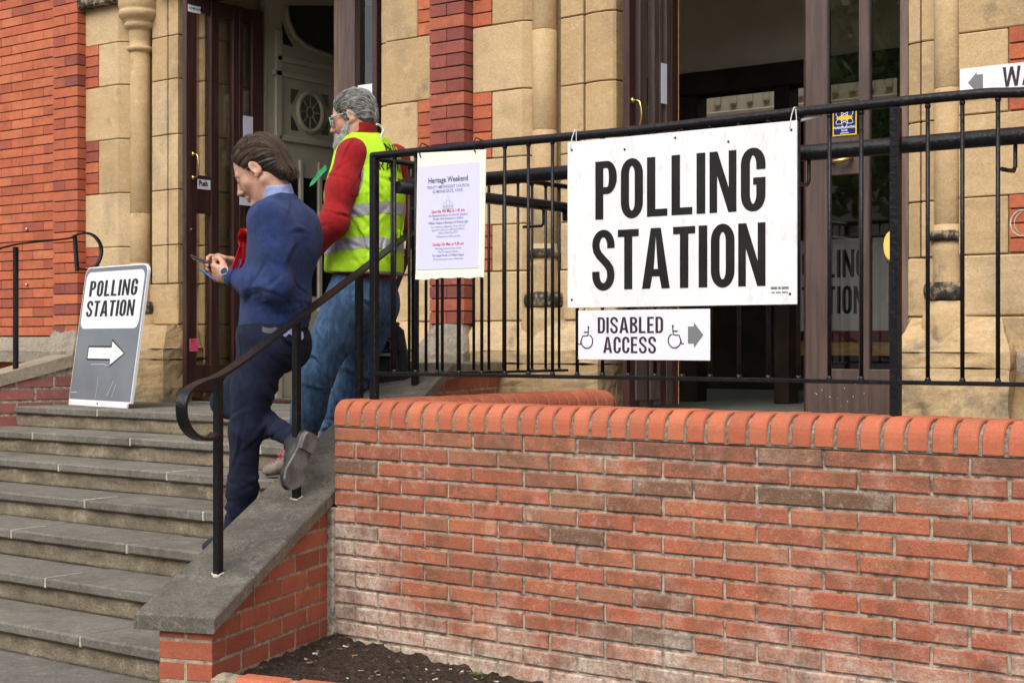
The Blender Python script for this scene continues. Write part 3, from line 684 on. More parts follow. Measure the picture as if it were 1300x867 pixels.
def quoins(name, xin, xlong, xshort, tail, first_short, jz, core=None):
    """alternate long and short blocks beside a pilaster; the short ones are filled with brick"""
    mb = MB(); bq = MB(); short = first_short
    for z0, z1 in zip(jz, jz[1:]):
        x = xshort if short else xlong
        prof = [(x, STY)]+tail if tail[-1][0] > x else tail[::-1]+[(x, STY)]
        if tail[-1][0] < x: prof = tail[::-1]+[(x, STY)]
        block(mb, prof, z0, z1, rough=.0015)
        if short and z1 > .3:
            a, b = sorted((xshort, xlong)); n = max(3, round((z1-z0)/BC)); c = (z1-z0)/n
            for i in range(n): bq.cbox((a+.003, STY+rnd.uniform(-.001, .001)+.001, z0+i*c+.007), (b-.003, STY+.08, z0+(i+1)*c), .0022, tint=rnd.uniform(.05, 1), jit=.0006)
        short = not short
    mb.build(name, M['stone'], ch)
    if bq.v: bq.build('brick_quoin', M['brick_facade'], ch)
def rng_alt(mbn, profs, jz):
    mb = MB()
    for z0, z1 in zip(jz, jz[1:]):
        for p in profs: block(mb, p, z0, z1, rough=.001)
    mb.build(mbn, M['stone'], ch)
UP_ = [.722, .978, 1.3445, 1.711, 2.0775, 2.444, 2.81, 3.3]
UL = [.722, .978, 1.3445, 1.711, 2.0775, 2.366, 2.74, 3.3]
LO = [ZL-.02, .22, .45, .722]
# left jamb
xa, xb = fx(108, STY), fx(150, STY)
quoins('stone_quoin', xa, xa, fx(125, STY), [(xb, STY), (xb+.085, STY+.085)], True, UL)
ca = atY(178, 433, 2.205)
x213, x226 = fx(212.5, 2.215), fx(226, 2.22)
rng_alt('door_jamb', [[(ca[0]+.055, 2.29), (ca[0]+.10, 2.225), (x213-.004, 2.215)], [(x213+.003, 2.216), (x226, 2.22), (x226+.004, 2.33)]], UL)
mb = MB(); mb.cbox((xa+.01, STY+.016, ZL-.05), (xb-.02, 2.45, 3.3), .002); mb.cbox((xb-.019, 2.285, ZL-.05), (x226-.014, 2.44, 3.3), .002); mb.build('wall_core', M['stone'], ch)
# middle pier
xl0, xl1 = fx(478, STY), fx(490, STY)
quoins('stone_quoin', PX0, fx(544.5, STY), fx(530, STY), [(xl1+.002, STY), ], True, UP_) if False else None
def simple_quoin(name, xs_long, xs_short, jz, first_short, tailL=None, tailR=None):
    mb = MB(); bq = MB(); short = first_short
    for z0, z1 in zip(jz, jz[1:]):
        a, b = xs_short if short else xs_long
        prof = (tailL or [])+[(a, STY), (b, STY)]+(tailR or [])
        block(mb, prof, z0, z1, rough=.0015)
        if short:
            u, v = ((b, xs_long[1]) if xs_long[1] > b+.01 else (xs_long[0], a))
            n = max(3, round((z1-z0)/BC)); c = (z1-z0)/n
            for i in range(n): bq.cbox((u+.003, STY+.001+rnd.uniform(-.001, .001), z0+i*c+.007), (v-.003, STY+.08, z0+(i+1)*c), .0022, tint=rnd.uniform(.25, 1), jit=.0006)
        short = not short
    mb.build(name, M['stone'], ch); bq.build('brick_quoin', M['brick_facade'], ch)
simple_quoin('stone_quoin', (xl1, PX0-.002), (xl1, fx(530, STY)), UP_, True, tailL=[(xl0-.002, STY+.10), (xl0+.012, STY+.03), (xl0+.04, STY+.028)][:2]+[(xl1-.018, STY+.028)])
xr = fx(663, STY)
simple_quoin('stone_quoin', (PX1+.002, xr), (fx(624, STY), xr), UP_, True, tailR=[(xr+.085, STY+.085)])
cm = atY(691.5, 433, 2.205)
x740, x783 = fx(741, 2.215), fx(783, 2.23)
roll = [(x740+.004, 2.217)]+[((x740+x783)/2+(x783-x740)*.48*math.sin(R(a)), 2.235-.028*math.cos(R(a))) for a in (-60, -30, 0, 30, 60, 85)]+[(x783, 2.33)]
rng_alt('door_jamb', [[(cm[0]+.05, 2.29), (cm[0]+.095, 2.225), (x740-.003, 2.215)], roll], UP_)
mb = MB(); mb.cbox((xl0+.012, STY+.12, ZL-.05), (xl1-.001, 2.45, 3.3), .002); mb.cbox((xl1, STY+.02, ZL-.05), (xr-.02, 2.45, 3.3), .002); mb.cbox((xr-.019, 2.285, ZL-.05), (x783-.014, 2.45, 3.3), .002); mb.build('wall_core', M['stone'], ch)
# right jamb
cr = atY(1205.5, 433, 2.205)
x1153, x1168 = fx(1153, 2.25), fx(1168, 2.215)
rng_alt('door_jamb', [[(x1153, 2.34), (x1153+.003, 2.25), (x1168-.002, 2.218)], [(x1168+.002, 2.216), (cr[0]-.07, 2.215), (cr[0]-.04, 2.29)]], UP_)
simple_quoin('stone_quoin', (fx(1217.5, STY)+.0, 2.158), (fx(1217.5, STY), fx(1280, STY)), UP_, True, tailL=[(fx(1217.5, STY)-.012, STY+.11)])
mb = MB(); mb.cbox((x1153+.014, 2.30, ZL-.05), (3.2, 2.45, 3.3), .002); mb.cbox((cr[0]+.10, STY+.02, ZL-.05), (2.43, 2.299, 3.3), .002)
mb.build('wall_core', M['stone'], ch)
mb = MB(); wall_bricks(mb, 2.43, 5.5, 2.14, .3, 3.3, .266); mb.build('brick_wall', M['brick_facade'], ch)

# plinth courses under the stone, with a weathered slope
def plinth(xa, xb, out=.085, yb=STY, ztop=.445, zs=.29, sides=True, zmid=.22):
    mb = MB()
    so = .06 if sides else .0
    a, b = xa-so, xb+so
    def hexa(p, q, t=None):
        vs = [(p[0][0], p[0][1], p[2]), (p[1][0], p[0][1], p[2]), (p[1][0], p[3], p[2]), (p[0][0], p[3], p[2]), (q[0][0], q[0][1], q[2]), (q[1][0], q[0][1], q[2]), (q[1][0], q[3], q[2]), (q[0][0], q[3], q[2])]
        mb.add(vs, [[3, 2, 1, 0], [4, 5, 6, 7], [0, 1, 5, 4], [1, 2, 6, 5], [2, 3, 7, 6], [3, 0, 4, 7]], rnd.uniform(.1, .8) if t is None else t)
    hexa(((a, yb-out), (b, 0), zs, 2.4), ((xa, yb-.004), (xb, 0), ztop, 2.4))
    hexa(((a, yb-out-.002), (b, 0), zmid+.003, 2.4), ((a, yb-out-.002), (b, 0), zs-.002, 2.4))
    hexa(((a+.002, yb-out), (b-.002, 0), ZL-.03, 2.4), ((a+.002, yb-out), (b-.002, 0), zmid-.003, 2.4))
    return mb
M['stone_plinth'] = M['stone']
for xa_, xb_, nm in ((fx(108, STY), x226-.01, 0), (x1153+.06, fx(1290, STY)-.06, 1), (fx(600, STY)+.02, x783-.06, 2), (xl0+.06, PX0-.055, 3)):
    o = plinth(xa_, xb_).build('plinth', M['stone'], ch)
# the short courses between plinth and the first joint
for prof in ([(fx(108, STY), STY), (xb, STY), (xb+.085, STY+.085)], [(fx(600, STY), STY), (xr, STY), (xr+.085, STY+.085)], [(x740, 2.216), (x783, 2.23)], [(fx(1217.5, STY), STY), (2.158, STY)],
             [(ca[0]+.06, 2.225), (x226, 2.22)], [(x1153, 2.235), (cr[0]-.05, 2.215)], [(xl0, STY+.03), (PX0-.002, STY)], [(cm[0]+.06, 2.22), (x740-.004, 2.215)]):
    mb = MB(); block(mb, prof, .45, .722, rough=.003, b=.007); mb.build('stone_block', M['stone'], ch)
    mb = MB(); block(mb, prof, ZL-.02, .45, rough=.003, b=.007, tint=.3); mb.build('stone_block', M['stone'], ch)
# grey stone plinths under the brick pilasters and sill course of the recessed wall
M['plinth_grey'] = grey_stone('grey_plinth_stone', (.22, .19, .15), (.34, .29, .22), (.42, .37, .29), .3, 6, .005, (.52, .40, .22), .6)
def pil_plinth(x0, x1):
    mb = MB(); a, b, Yf = x0-.055, x1+.055, PILY-.075
    vs = [(a, Yf, .205), (b, Yf, .205), (b, 2.3, .205), (a, 2.3, .205), (a, Yf, .27), (b, Yf, .27), (b, 2.3, .27), (a, 2.3, .27), (x0+.012, PILY+.006, .432), (x1-.012, PILY+.006, .432), (x1-.012, 2.3, .432), (x0+.012, 2.3, .432)]
    mb.add(vs, [[3, 2, 1, 0], [8, 9, 10, 11]]+[[l*4+i, l*4+(i+1) % 4, (l+1)*4+(i+1) % 4, (l+1)*4+i] for l in (0, 1) for i in range(4)], .5); mb.build('pilaster_plinth', M['plinth_grey'], ch)
pil_plinth(PX0, PX1); pil_plinth(fx(67, PILY), fx(98, PILY)); pil_plinth(2.16, 2.43)
mb = MB()
for z0, z1, y0, y1 in ((.265, .372, RECY-.10, RECY-.01), (.185, .262, RECY-.10, RECY-.10)):
    mb.add([(-8.2, y0, z0), (-4.66, y0, z0), (-4.66, 2.7, z0), (-8.2, 2.7, z0), (-8.2, y1, z1), (-4.66, y1, z1), (-4.66, 2.7, z1), (-8.2, 2.7, z1)], [[3, 2, 1, 0], [4, 5, 6, 7], [0, 1, 5, 4], [1, 2, 6, 5], [2, 3, 7, 6], [3, 0, 4, 7]], .4)
mb.pieces('stone_sill', M['plinth_grey'], ch)
mb = MB(); a_ = fx(67, PILY); mb.cbox((a_-.02, PILY-.02, ZG), (-4.1, 2.4, .2), .004); mb.build('brick_base', M['brick_facade'], ch)

def roughen(o, cuts, amp, sc):
    from mathutils import noise as mn
    bm = bmesh.new(); bm.from_mesh(o.data); bmesh.ops.remove_doubles(bm, verts=bm.verts, dist=1e-5); bmesh.ops.subdivide_edges(bm, edges=[e for e in bm.edges if e.calc_length() > .03], cuts=cuts, use_grid_fill=True); bm.normal_update()
    mv = [(v, v.normal*(amp*(mn.noise(v.co*sc)+.6*mn.noise(v.co*sc*2.7)+.35*mn.noise(v.co*sc*7)))) for v in bm.verts]
    for v, d in mv: v.co += d
    bm.to_mesh(o.data); bm.free(); o.data.update()
for o in list(ch.children):
    if o.name.startswith('plinth') or o.name.startswith('pilaster_plinth'): roughen(o, 9, .013, 5)
# engaged columns
def column(c, capital, dark):
    r = .0675
    def ring(z, rr, h): return [(rr-.012, z-h), (rr-.004, z-h*.75), (rr, z-h*.2), (rr, z+h*.2), (rr-.004, z+h*.75), (rr-.012, z+h)]
    mb = MB(); top = 2.31 if capital else 3.3
    zz = [.86, 1.48, 2.02, top] if not capital else [.86, 1.2, top]
    for a, b in zip(zz, zz[1:]): mb.lathe([(r-.003, a), (r, a+.004), (r, b-.004), (r-.003, b)], (c[0], c[1], 0), 32, rnd.uniform(.3, .7))
    col = mb.build('column', M['stone'], ch)
    mb = MB(); mb.lathe([(r+.004, .50), (r+.012, .53), (r+.008, .62), (r+.003, .70), (r+.012, .74), (r+.012, .765), (r+.002, .785), (r, .865)], (c[0], c[1], 0), 32, .4); mb.build('column_base', M['stone'], col)
    mb = MB(); mb.lathe(ring(.815, r+.030, .022), (c[0], c[1], 0), 32); mb.lathe(ring(.565, r+.047, .040), (c[0], c[1], 0), 32); mb.pieces('base_ring', M['stone_sooty'] if dark else M['stone'], col)
    mb = MB(); mb.lathe([(r+.07, ZL), (r+.07, .44), (r+.055, .47), (r+.045, .52)], (c[0], c[1]+.01, 0), 8, .3); mb.build('column_foot', M['stone'], col)
    if capital:
        mb = MB(); mb.lathe([(r, 2.28), (r+.016, 2.292), (r+.024, 2.305), (r+.016, 2.318), (r+.002, 2.325), (r+.004, 2.36), (r+.010, 2.42), (r+.012, 2.432), (r+.026, 2.438), (r+.038, 2.452), (r+.040, 2.47), (r+.032, 2.485), (r+.052, 2.50), (r+.073, 2.52), (r+.078, 2.54), (r+.072, 2.556), (r+.066, 2.562), (r+.072, 2.572), (r+.078, 2.60), (r+.078, 2.72)], (c[0], c[1], 0), 36, .55)
        mb.build('capital', M['stone'], col)
column(ca, True, True); column(cm, False, True); column(cr, False, True)
mb = MB(); mb.cbox((xa-.06, STY-.07, 2.62), (-3.99, 2.4, 2.70), .012); mb.cbox((-3.72, 2.12, 2.66), (-1.5, 2.44, 3.3), .01); mb.pieces('string_course', M['stone_sooty'], ch)
mb = MB(); mb.cbox((-3.62, 2.16, 2.63), (-1.72, 2.42, 2.9), .01, tint=.3); mb.cbox((-.1, 2.2, 2.66), (1.62, 2.42, 3.3), .01, tint=.3); mb.pieces('stone_lintel', M['stone'], ch)
mb = MB(); mb.cbox((-8.3, 2.46, 3.29), (6, 2.8, 7), .01); mb.build('upper_wall', M['brick_facade'], ch)

# ---------------------------------------------------------------- doorways
def vbox(mb, p0, p1, X=None, Y=None, th=.04, z0=None, z1=None, b=.003, m=0):
    """upright member between two photo columns on a plane X=const or Y=const"""
    if Y is not None: mb.cbox((fx(p0, Y), Y, z0), (fx(p1, Y), Y+th, z1), b, m=m)
    else:
        ya, yb = atX(p0, 433, X)[1], atX(p1, 433, X)[1]; mb.cbox((X-th, ya, z0), (X, yb, z1), b, m=m)
Zt = 2.60
# left doorway
LX = -3.395
fr = MB(); vbox(fr, 226.5, 232, Y=2.31, th=.14, z0=ZL, z1=2.9); vbox(fr, 231, 236, Y=2.335, th=.10, z0=ZL, z1=2.9)
vbox(fr, 472, 478, Y=2.30, th=.14, z0=ZL, z1=2.9); fr.cbox((fx(226.5, 2.31), 2.34, 2.60), (fx(478, 2.3), 2.44, 2.72), .004); fr.cbox((fx(226.5, 2.31), 2.30, ZL), (fx(478, 2.3), 2.42, ZL+.025), .004)
fr.pieces('door_frame', M['wood'], ch)
lf = MB(); zb = ZL+.055
for a, b in ((236.5, 250), (268, 278), (296, 303)): vbox(lf, a, b, X=LX, z0=zb, z1=Zt)
lf.cbox((LX-.037, atX(236.5, 433, LX)[1]+.005, 2.50), (LX-.002, atX(303, 433, LX)[1]-.005, Zt-.003), .003); lf.cbox((LX-.037, atX(236.5, 433, LX)[1]+.005, zb+.003), (LX-.002, atX(303, 433, LX)[1]-.005, .185), .003)
lf.cbox((LX-.037, atX(249, 433, LX)[1], 1.18), (LX-.002, atX(269, 433, LX)[1], 1.43), .003)
leafL = lf.build('door_leaf', M['wood'], ch)
lf = MB()
for a, b in ((303.6, 309), (320, 335)): vbox(lf, a, b, X=LX, z0=zb, z1=Zt)
lf.cbox((LX-.037, atX(303.6, 433, LX)[1]+.005, 2.50), (LX-.002, atX(335, 433, LX)[1]-.005, Zt-.003), .003); lf.cbox((LX-.037, atX(303.6, 433, LX)[1]+.005, zb+.003), (LX-.002, atX(335, 433, LX)[1]-.005, .185), .003)
leafL2 = lf.build('door_leaf', M['wood'], ch)
def pane(parent, mat, X=None, Y=None, p0=0, p1=0, z0=.18, z1=2.5):
    mb = MB()
    if X is not None: ya, yb = atX(p0, 433, X)[1]-.004, atX(p1, 433, X)[1]+.004; mb.add([(X-.018, ya, z0), (X-.018, yb, z0), (X-.018, yb, z1), (X-.018, ya, z1)], [[0, 1, 2, 3]])
    else: mb.add([(fx(p0, Y)-.004, Y+.018, z0), (fx(p1, Y)+.004, Y+.018, z0), (fx(p1, Y)+.004, Y+.018, z1), (fx(p0, Y)-.004, Y+.018, z1)], [[0, 1, 2, 3]])
    mb.build('glass_pane', mat, parent, recalc=False)
pane(leafL, M['glass'], X=LX, p0=250, p1=268, z0=1.43, z1=2.5); pane(leafL, M['glass'], X=LX, p0=250, p1=268, z0=.185, z1=1.18); pane(leafL, M['glass'], X=LX, p0=278, p1=296, z0=.185); pane(leafL2, M['glass'], X=LX, p0=309, p1=320, z0=.185)
def handle(parent, A, B, out, r=.006):
    A, B, out = np.array(A), np.array(B), np.array(out, float); mb = MB()
    pts = [A, A+out*.6+(B-A)*.02]+[A+(B-A)*t+out*(.75+.25*math.sin(math.pi*t)) for t in np.linspace(.08, .92, 7)]+[B+out*.6-(B-A)*.02, B]
    mb.tube(pts, r, 8); mb.lathe([(.010, -.014), (.010, .014)], A, 10); mb.lathe([(.010, -.014), (.010, .014)], B, 10); mb.build('handle', M['brass'], parent)
handle(leafL, atX(245, 196, LX+.002), atX(245, 226, LX+.002), (.055, 0, 0))
mb = MB()
for yy in (262, 290): p = atX(233, yy, LX+.006); mb.cbox((p[0]-.004, p[1]-.012, p[2]-.055), (p[0]+.002, p[1]+.012, p[2]+.055), .001)
mb.pieces('hinge', M['wood_lit'], leafL)
mb = MB(); p = atX(244, 292, LX+.003); mb.tube([p-np.array([.004, 0, 0]), p+np.array([.003, 0, 0])], .012, 12); mb.build('lock', M['brass'], leafL)
# middle post and right sidelight of the left doorway
mb = MB(); vbox(mb, 432, 450, Y=2.30, th=.10, z0=ZL, z1=2.62); ms = mb.build('door_post', M['wood_brown'], ch)
mb = MB(); x0 = fx(422.5, 2.36); x1 = fx(432, 2.30)
mb.prism([(x0, 2.37, ZL), (x1+.001, 2.303, ZL), (x1+.001, 2.38, ZL), (x0, 2.385, ZL)], (0, 0, 2.67)); mb.build('post_moulding', M['wood_lit'], ms)
mb = MB(); xx0, xx1 = fx(450, 2.33), fx(472, 2.33); mb.cbox((xx0-.003, 2.325, 2.45), (xx1+.003, 2.37, 2.62), .003); mb.cbox((xx0-.003, 2.325, ZL), (xx1+.003, 2.37, .25), .003); sd_ = mb.build('sidelight_frame', M['wood'], ch)
pane(sd_, M['glass'], Y=2.33, p0=450, p1=472, z0=.25, z1=2.45)
# right doorway
RX = .055
fr = MB(); vbox(fr, 783.5, 790.5, Y=2.29, th=.12, z0=ZL, z1=2.66); vbox(fr, 790, 798.5, Y=2.315, th=.10, z0=ZL, z1=2.66)
vbox(fr, 1142.5, 1153.5, Y=2.31, th=.14, z0=ZL, z1=2.66); fr.pieces('door_frame', M['wood_lit'], ch)
lf = MB()
for a, b, m_ in ((798.6, 807.2, 0), (812.5, 822, 1), (830.5, 837, 1)): vbox(lf, a, b, X=RX, z0=zb, z1=Zt, m=m_)
ya, yb = atX(798.6, 433, RX)[1]+.004, atX(837, 433, RX)[1]-.004
lf.cbox((RX-.037, ya, zb+.003), (RX-.002, yb, .30), .003); lf.cbox((RX-.037, ya, 2.50), (RX-.002, yb, Zt-.003), .003)
leafR = lf.build('door_leaf', [M['wood'], M['wood_brown']], ch)
mb = MB()
for k in (0, 1):
    y0_, y1_ = ya+.05+k*(yb-ya)*.48, ya+.03+(k+1)*(yb-ya)*.46
    mb.cbox((RX-.004, y0_, .03), (RX+.008, y1_, .25), .010)
mb.pieces('raised_panel', M['wood_brown'], leafR)
lf = MB()
for a, b, m_ in ((837.6, 839, 1), (846, 853, 1), (853.1, 861.5, 0)): vbox(lf, a, b, X=RX, z0=zb, z1=Zt, m=m_)
yc, yd = atX(837.6, 433, RX)[1]+.004, atX(861, 433, RX)[1]-.004
lf.cbox((RX-.037, yc, zb+.003), (RX-.002, yd, .30), .003); lf.cbox((RX-.037, yc, 2.50), (RX-.002, yd, Zt-.003), .003)
leafR2 = lf.build('door_leaf', [M['wood'], M['wood_brown']], ch)
mb = MB(); mb.cbox((RX-.03, yd+.004, zb), (RX+.002, yd+.010, Zt), .001); mb.build('worn_edge', M['pine'], leafR2)
for a, b, par in ((807, 812.5, leafR), (822, 830.5, leafR), (839, 846, leafR2)): pane(par, M['glass'], X=RX, p0=a, p1=b, z0=.30, z1=2.5)
handle(leafR, atX(803, 128, RX+.002), atX(803, 164, RX+.002), (.055, 0, 0))
# fixed right leaf facing the street
CY = 2.33; lf = MB(); xL, xR = fx(1022, CY), fx(1143, CY)
for a, b in ((1022, 1050), (1090, 1103), (1142, 1144)): vbox(lf, a, b, Y=CY, th=.045, z0=ZL+.03, z1=2.6)
lf.cbox((xL+.004, CY+.004, ZL+.033), (xR-.002, CY+.042, .205), .003); lf.cbox((xL+.004, CY+.004, 2.45), (xR-.002, CY+.042, 2.597), .003)
z_a, z_b = atY(1070, 222, CY)[2], atY(1070, 172, CY)[2]
lf.cbox((fx(1049, CY), CY+.003, z_a), (fx(1091, CY), CY+.042, z_b), .003)
leafC = lf.build('door_leaf', M['wood_brown'], ch)
pane(leafC, M['glass_refl'], Y=CY, p0=1050, p1=1090, z0=z_b, z1=2.45); pane(leafC, M['glass_refl'], Y=CY, p0=1050, p1=1090, z0=.205, z1=z_a); pane(leafC, M['glass_refl'], Y=CY, p0=1103, p1=1142.5, z0=.205, z1=2.45)
p = atY(1068, 206, CY-.012); mb = MB(); mb.tube([p+np.array([-.05, .012, .01]), p+np.array([-.04, -.02, .008]), p+np.array([0, -.035, 0]), p+np.array([.045, -.02, .012]), p+np.array([.05, .012, .016])], [.010, .012, .014, .012, .008], 8); mb.build('handle', M['brass'], leafC)
mb = MB(); mb.cbox((xL-.004, CY-.006, ZL+.03), (xL, CY+.045, 2.6), .001); mb.build('leaf_edge', M['wood'], leafC)
mb = MB()
for i in range(13):
    p = atY(1028+rnd.uniform(0, 75), rnd.uniform(486, 517), CY-.0005); r_ = rnd.uniform(.0010, .0028); mb.add([p+np.array([r_*math.cos(k), 0, r_*1.3*math.sin(k)]) for k in np.linspace(0, 5.5, 8)], [list(range(8))])
stuff(mb.build('paint_spots', M['white_paper'], leafC))
f_ = Face2D(atY(1298, 283, STY-.002), (1, 0, 0), (0, 0, 1), .001); f_.loops([ribbon(arc(0, 0, .052, .056, 20, 330, 22), .007)]); f_.loops([ribbon(arc(.005, .0, .040, .047, 100, 250, 10), .004)]); f_.build('chalk_mark', M['tread_joint'], ch)

# ---------------------------------------------------------------- porch and hall inside
ins = MB()
ins.cbox((-4.45, 2.42, 2.95), (5.2, 6.0, 3.05), .002); ins.build('porch_ceiling', M['cream'], ch)  # unseen hall behind left roofless so the sky lights the gallery panelling
mb = MB(); mb.cbox((-4.5, 2.2, ZL-.1), (5.2, 9.2, ZL), .002); mb.build('porch_floor', M['carpet'], ch)
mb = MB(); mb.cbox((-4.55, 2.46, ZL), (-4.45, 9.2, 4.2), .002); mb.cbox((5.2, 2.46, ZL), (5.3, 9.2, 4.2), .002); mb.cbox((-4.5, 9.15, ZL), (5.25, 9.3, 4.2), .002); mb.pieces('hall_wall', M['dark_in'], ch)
mb = MB()      # stone reveal behind the open left leaf, and white plaster further in
for z0, z1 in zip([ZL, .22, .45, .722]+UL[1:], [.22, .45]+UL[0:]):
    mb.cbox((-3.72, 2.40, z0+.003), (-3.50, 2.86, z1-.003), .006, tint=rnd.uniform(.2, .9))
mb.build('stone_reveal', M['stone'], ch)
mb = MB(); mb.cbox((-3.75, 2.42, ZL), (-3.515, 3.0, 2.96), .002); mb.build('plaster_reveal', M['cream'], ch)
# cream inner screen along the left of the porch
SX = -3.43
mb = MB(); yS0 = atX(337, 433, SX)[1]; mb.cbox((SX-.06, yS0, ZL), (SX, 5.6, 2.95), .003); scr = mb.build('inner_screen', M['cream'], ch)
mb = MB()
for (px0, py0, px1, py1) in ((345, 92, 520, 124), (350, 74, 520, 106), (352, 175, 520, 205), (352, 112, 354, 500)):
    A, B = atX(px0, py0, SX), atX(px1, py1, SX)
    if px1-px0 > 10: mb.cbox((SX-.002, A[1], A[2]-.02), (SX+.022, 5.5, A[2]+.02), .005)
    else: mb.cbox((SX-.002, A[1]-.03, B[2]-.1), (SX+.022, A[1]+.03, A[2]+.4), .005)
for px in (357, 381, 405, 428): A = atX(px, 240, SX); mb.cbox((SX-.002, A[1]-.018, .55), (SX+.018, A[1]+.018, 1.62), .004)
mb.pieces('screen_moulding', M['cream'], scr)
smooth_line = lambda P: P
oc = atX(393.5, 143, SX+.004); ry = abs(atX(408, 143, SX)[1]-atX(379, 143, SX)[1])/2; rz = abs(atX(393, 120, SX)[2]-atX(393, 166, SX)[2])/2
mb = MB(); n = 28; mb.add([oc]+[oc+np.array([0, ry*math.cos(2*math.pi*i/n), rz*math.sin(2*math.pi*i/n)]) for i in range(n)], [[0, 1+i, 1+(i+1) % n] for i in range(n)]); og = mb.build('oval_glass', M['glass_dark'], scr)
mb = MB(); mb.tube([oc+np.array([.004, ry*1.05*math.cos(2*math.pi*i/n), rz*1.05*math.sin(2*math.pi*i/n)]) for i in range(n+1)], .018, 8, cap=False)
mb.tube([oc+np.array([.002, ry*.3*math.cos(2*math.pi*i/n), rz*.3*math.sin(2*math.pi*i/n)]) for i in range(n+1)], .004, 6, cap=False)
for a in range(0, 360, 45): mb.tube([oc+np.array([.002, ry*k*math.cos(R(a)), rz*k*math.sin(R(a))]) for k in (.3, 1)], .004, 6)
mb.tube(smooth_line([atX(x, y, SX)+np.array([.008, 0, 0]) for x, y in ((362, 8), (365, 30), (373, 46), (385, 57.5), (401, 66), (422, 73), (476, 85))]), .016, 8)
mb.build('oval_frame', M['cream'], scr)
mb = MB()
for s in (-1, 1):
    for z_ in (-1, 1):
        q = [oc+np.array([0, s*ry*1.65, z_*rz*1.12]), oc+np.array([0, s*ry*1.65, z_*rz*.25]), oc+np.array([0, s*ry*1.32, z_*rz*.62]), oc+np.array([0, s*ry*.95, z_*rz*1.12])]; mb.add(q, [[0, 1, 2, 3]])
for px0, px1 in ((361, 378), (385, 402), (408, 425), (431, 470)):
    for z0, z1 in ((1.10, 1.50), (.66, 1.05)):
        ya, yb = atX(px0, 240, SX)[1], atX(px1, 240, SX)[1]; mb.cbox((SX-.002, ya, z0), (SX+.003, yb, z1), .001)
fan = lambda P: mb.add([atX(x, y, SX)+np.array([.004, 0, 0]) for x, y in P], [list(range(len(P)))])
fan([(366, 8), (369, 28), (376, 43), (387, 54), (402, 62), (422, 69), (476, 81), (476, 8)]); fan([(357, 26), (359, 57), (372, 60), (363, 44)])
mb.pieces('screen_glass', M['glass_dark'], scr)
# gallery front and inner screen seen through the right doorway
GY = 4.2; zg = atY(940, 86, GY)[2]
mb = MB(); mb.cbox((-1.4, GY, zg), (5.2, GY+.12, 2.96), .004); mb.build('gallery_front', M['plaster'], ch)
mb = MB(); mb.cbox((-1.4, GY-.03, zg-.15), (5.2, GY+.15, zg-.002), .006)
for a, b in ((850, 886), (984, 1003), (1140, 1165)): mb.cbox((fx(a, GY), GY-.02, ZL), (fx(b, GY), GY+.12, zg-.15), .006)
mb.cbox((-1.4, GY, ZL), (fx(850, GY), GY+.1, zg-.15), .004)
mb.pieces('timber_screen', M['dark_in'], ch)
mb = MB(); PY_ = 6.6; z1_ = atY(935, 90, PY_)[2]+.4; z0_ = atY(935, 152, PY_)[2]
mb.cbox((-3, PY_, z0_), (5.1, PY_+.08, z1_), .004)
x = -2.9
while x < 5: mb.cbox((x, PY_-.03, z0_+.12), (x+.055, PY_+.01, z1_-.02), .01); x += .15
mb.cbox((-3, PY_-.06, z0_), (5.1, PY_, z0_+.07), .01); mb.build('gallery_panelling', M['cream'], ch)
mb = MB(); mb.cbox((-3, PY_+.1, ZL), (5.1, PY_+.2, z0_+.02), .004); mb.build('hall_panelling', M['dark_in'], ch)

# ---------------------------------------------------------------- things standing inside the right doorway
TY = 5.0; tz = atY(1080, 421, TY)[2]
tb = thing('side_table', 'low pine table under a maroon cloth just inside the right doorway', 'table', (1.2, TY, ZL))
tx0, tx1 = fx(998, TY), fx(1150, TY)
mb = MB(); mb.cbox((tx0, TY-.05, tz-.03), (tx1, TY+.5, tz), .006); mb.build('table_top', M['pine'], tb)
for x in (tx0+.03, tx1-.05):
    for y in (TY, TY+.42): mb = MB(); mb.cbox((x-.02, y-.02, ZL), (x+.02, y+.02, tz-.03), .004); mb.build('leg', M['pine'], tb)
mb = MB(); mb.cbox((tx0+.02, TY-.045, tz-.16), (tx1-.02, TY-.02, tz-.032), .004); mb.build('apron', M['pine'], tb)
mb = MB(); mb.cbox((tx0-.012, TY-.064, tz+.001), (tx1+.012, TY+.51, tz+.005), .002); mb.cbox((tx0-.012, TY-.068, tz-.06), (tx1+.012, TY-.062, tz+.004), .002); tag(mb.build('tablecloth', M['red_cloth']), 'maroon cloth draped over the low table inside the right doorway', 'tablecloth')
SY2 = TY+.06
ib = thing('notice_board', 'white polling station board standing on the maroon table inside the right doorway', 'sign', (1.2, SY2, tz))
bx0, bx1 = fx(996, SY2), fx(1128, SY2); bz1 = tz+.52*1.2
mb = MB(); mb.cbox((bx0, SY2, tz+.006), (bx1, SY2+.012, bz1), .002); mb.build('board', M['white'], ib)
f2 = Face2D((bx0, SY2, tz+.006), (1, 0, 0), (0, 0, 1)); W2 = bx1-bx0
f2.loops(word_loops('POLLING', W2*.06, W2*.80, .36, .186)); f2.loops(word_loops('STATION', W2*.06, W2*.78, .115, .186)); f2.build('lettering', M['print'], ib)
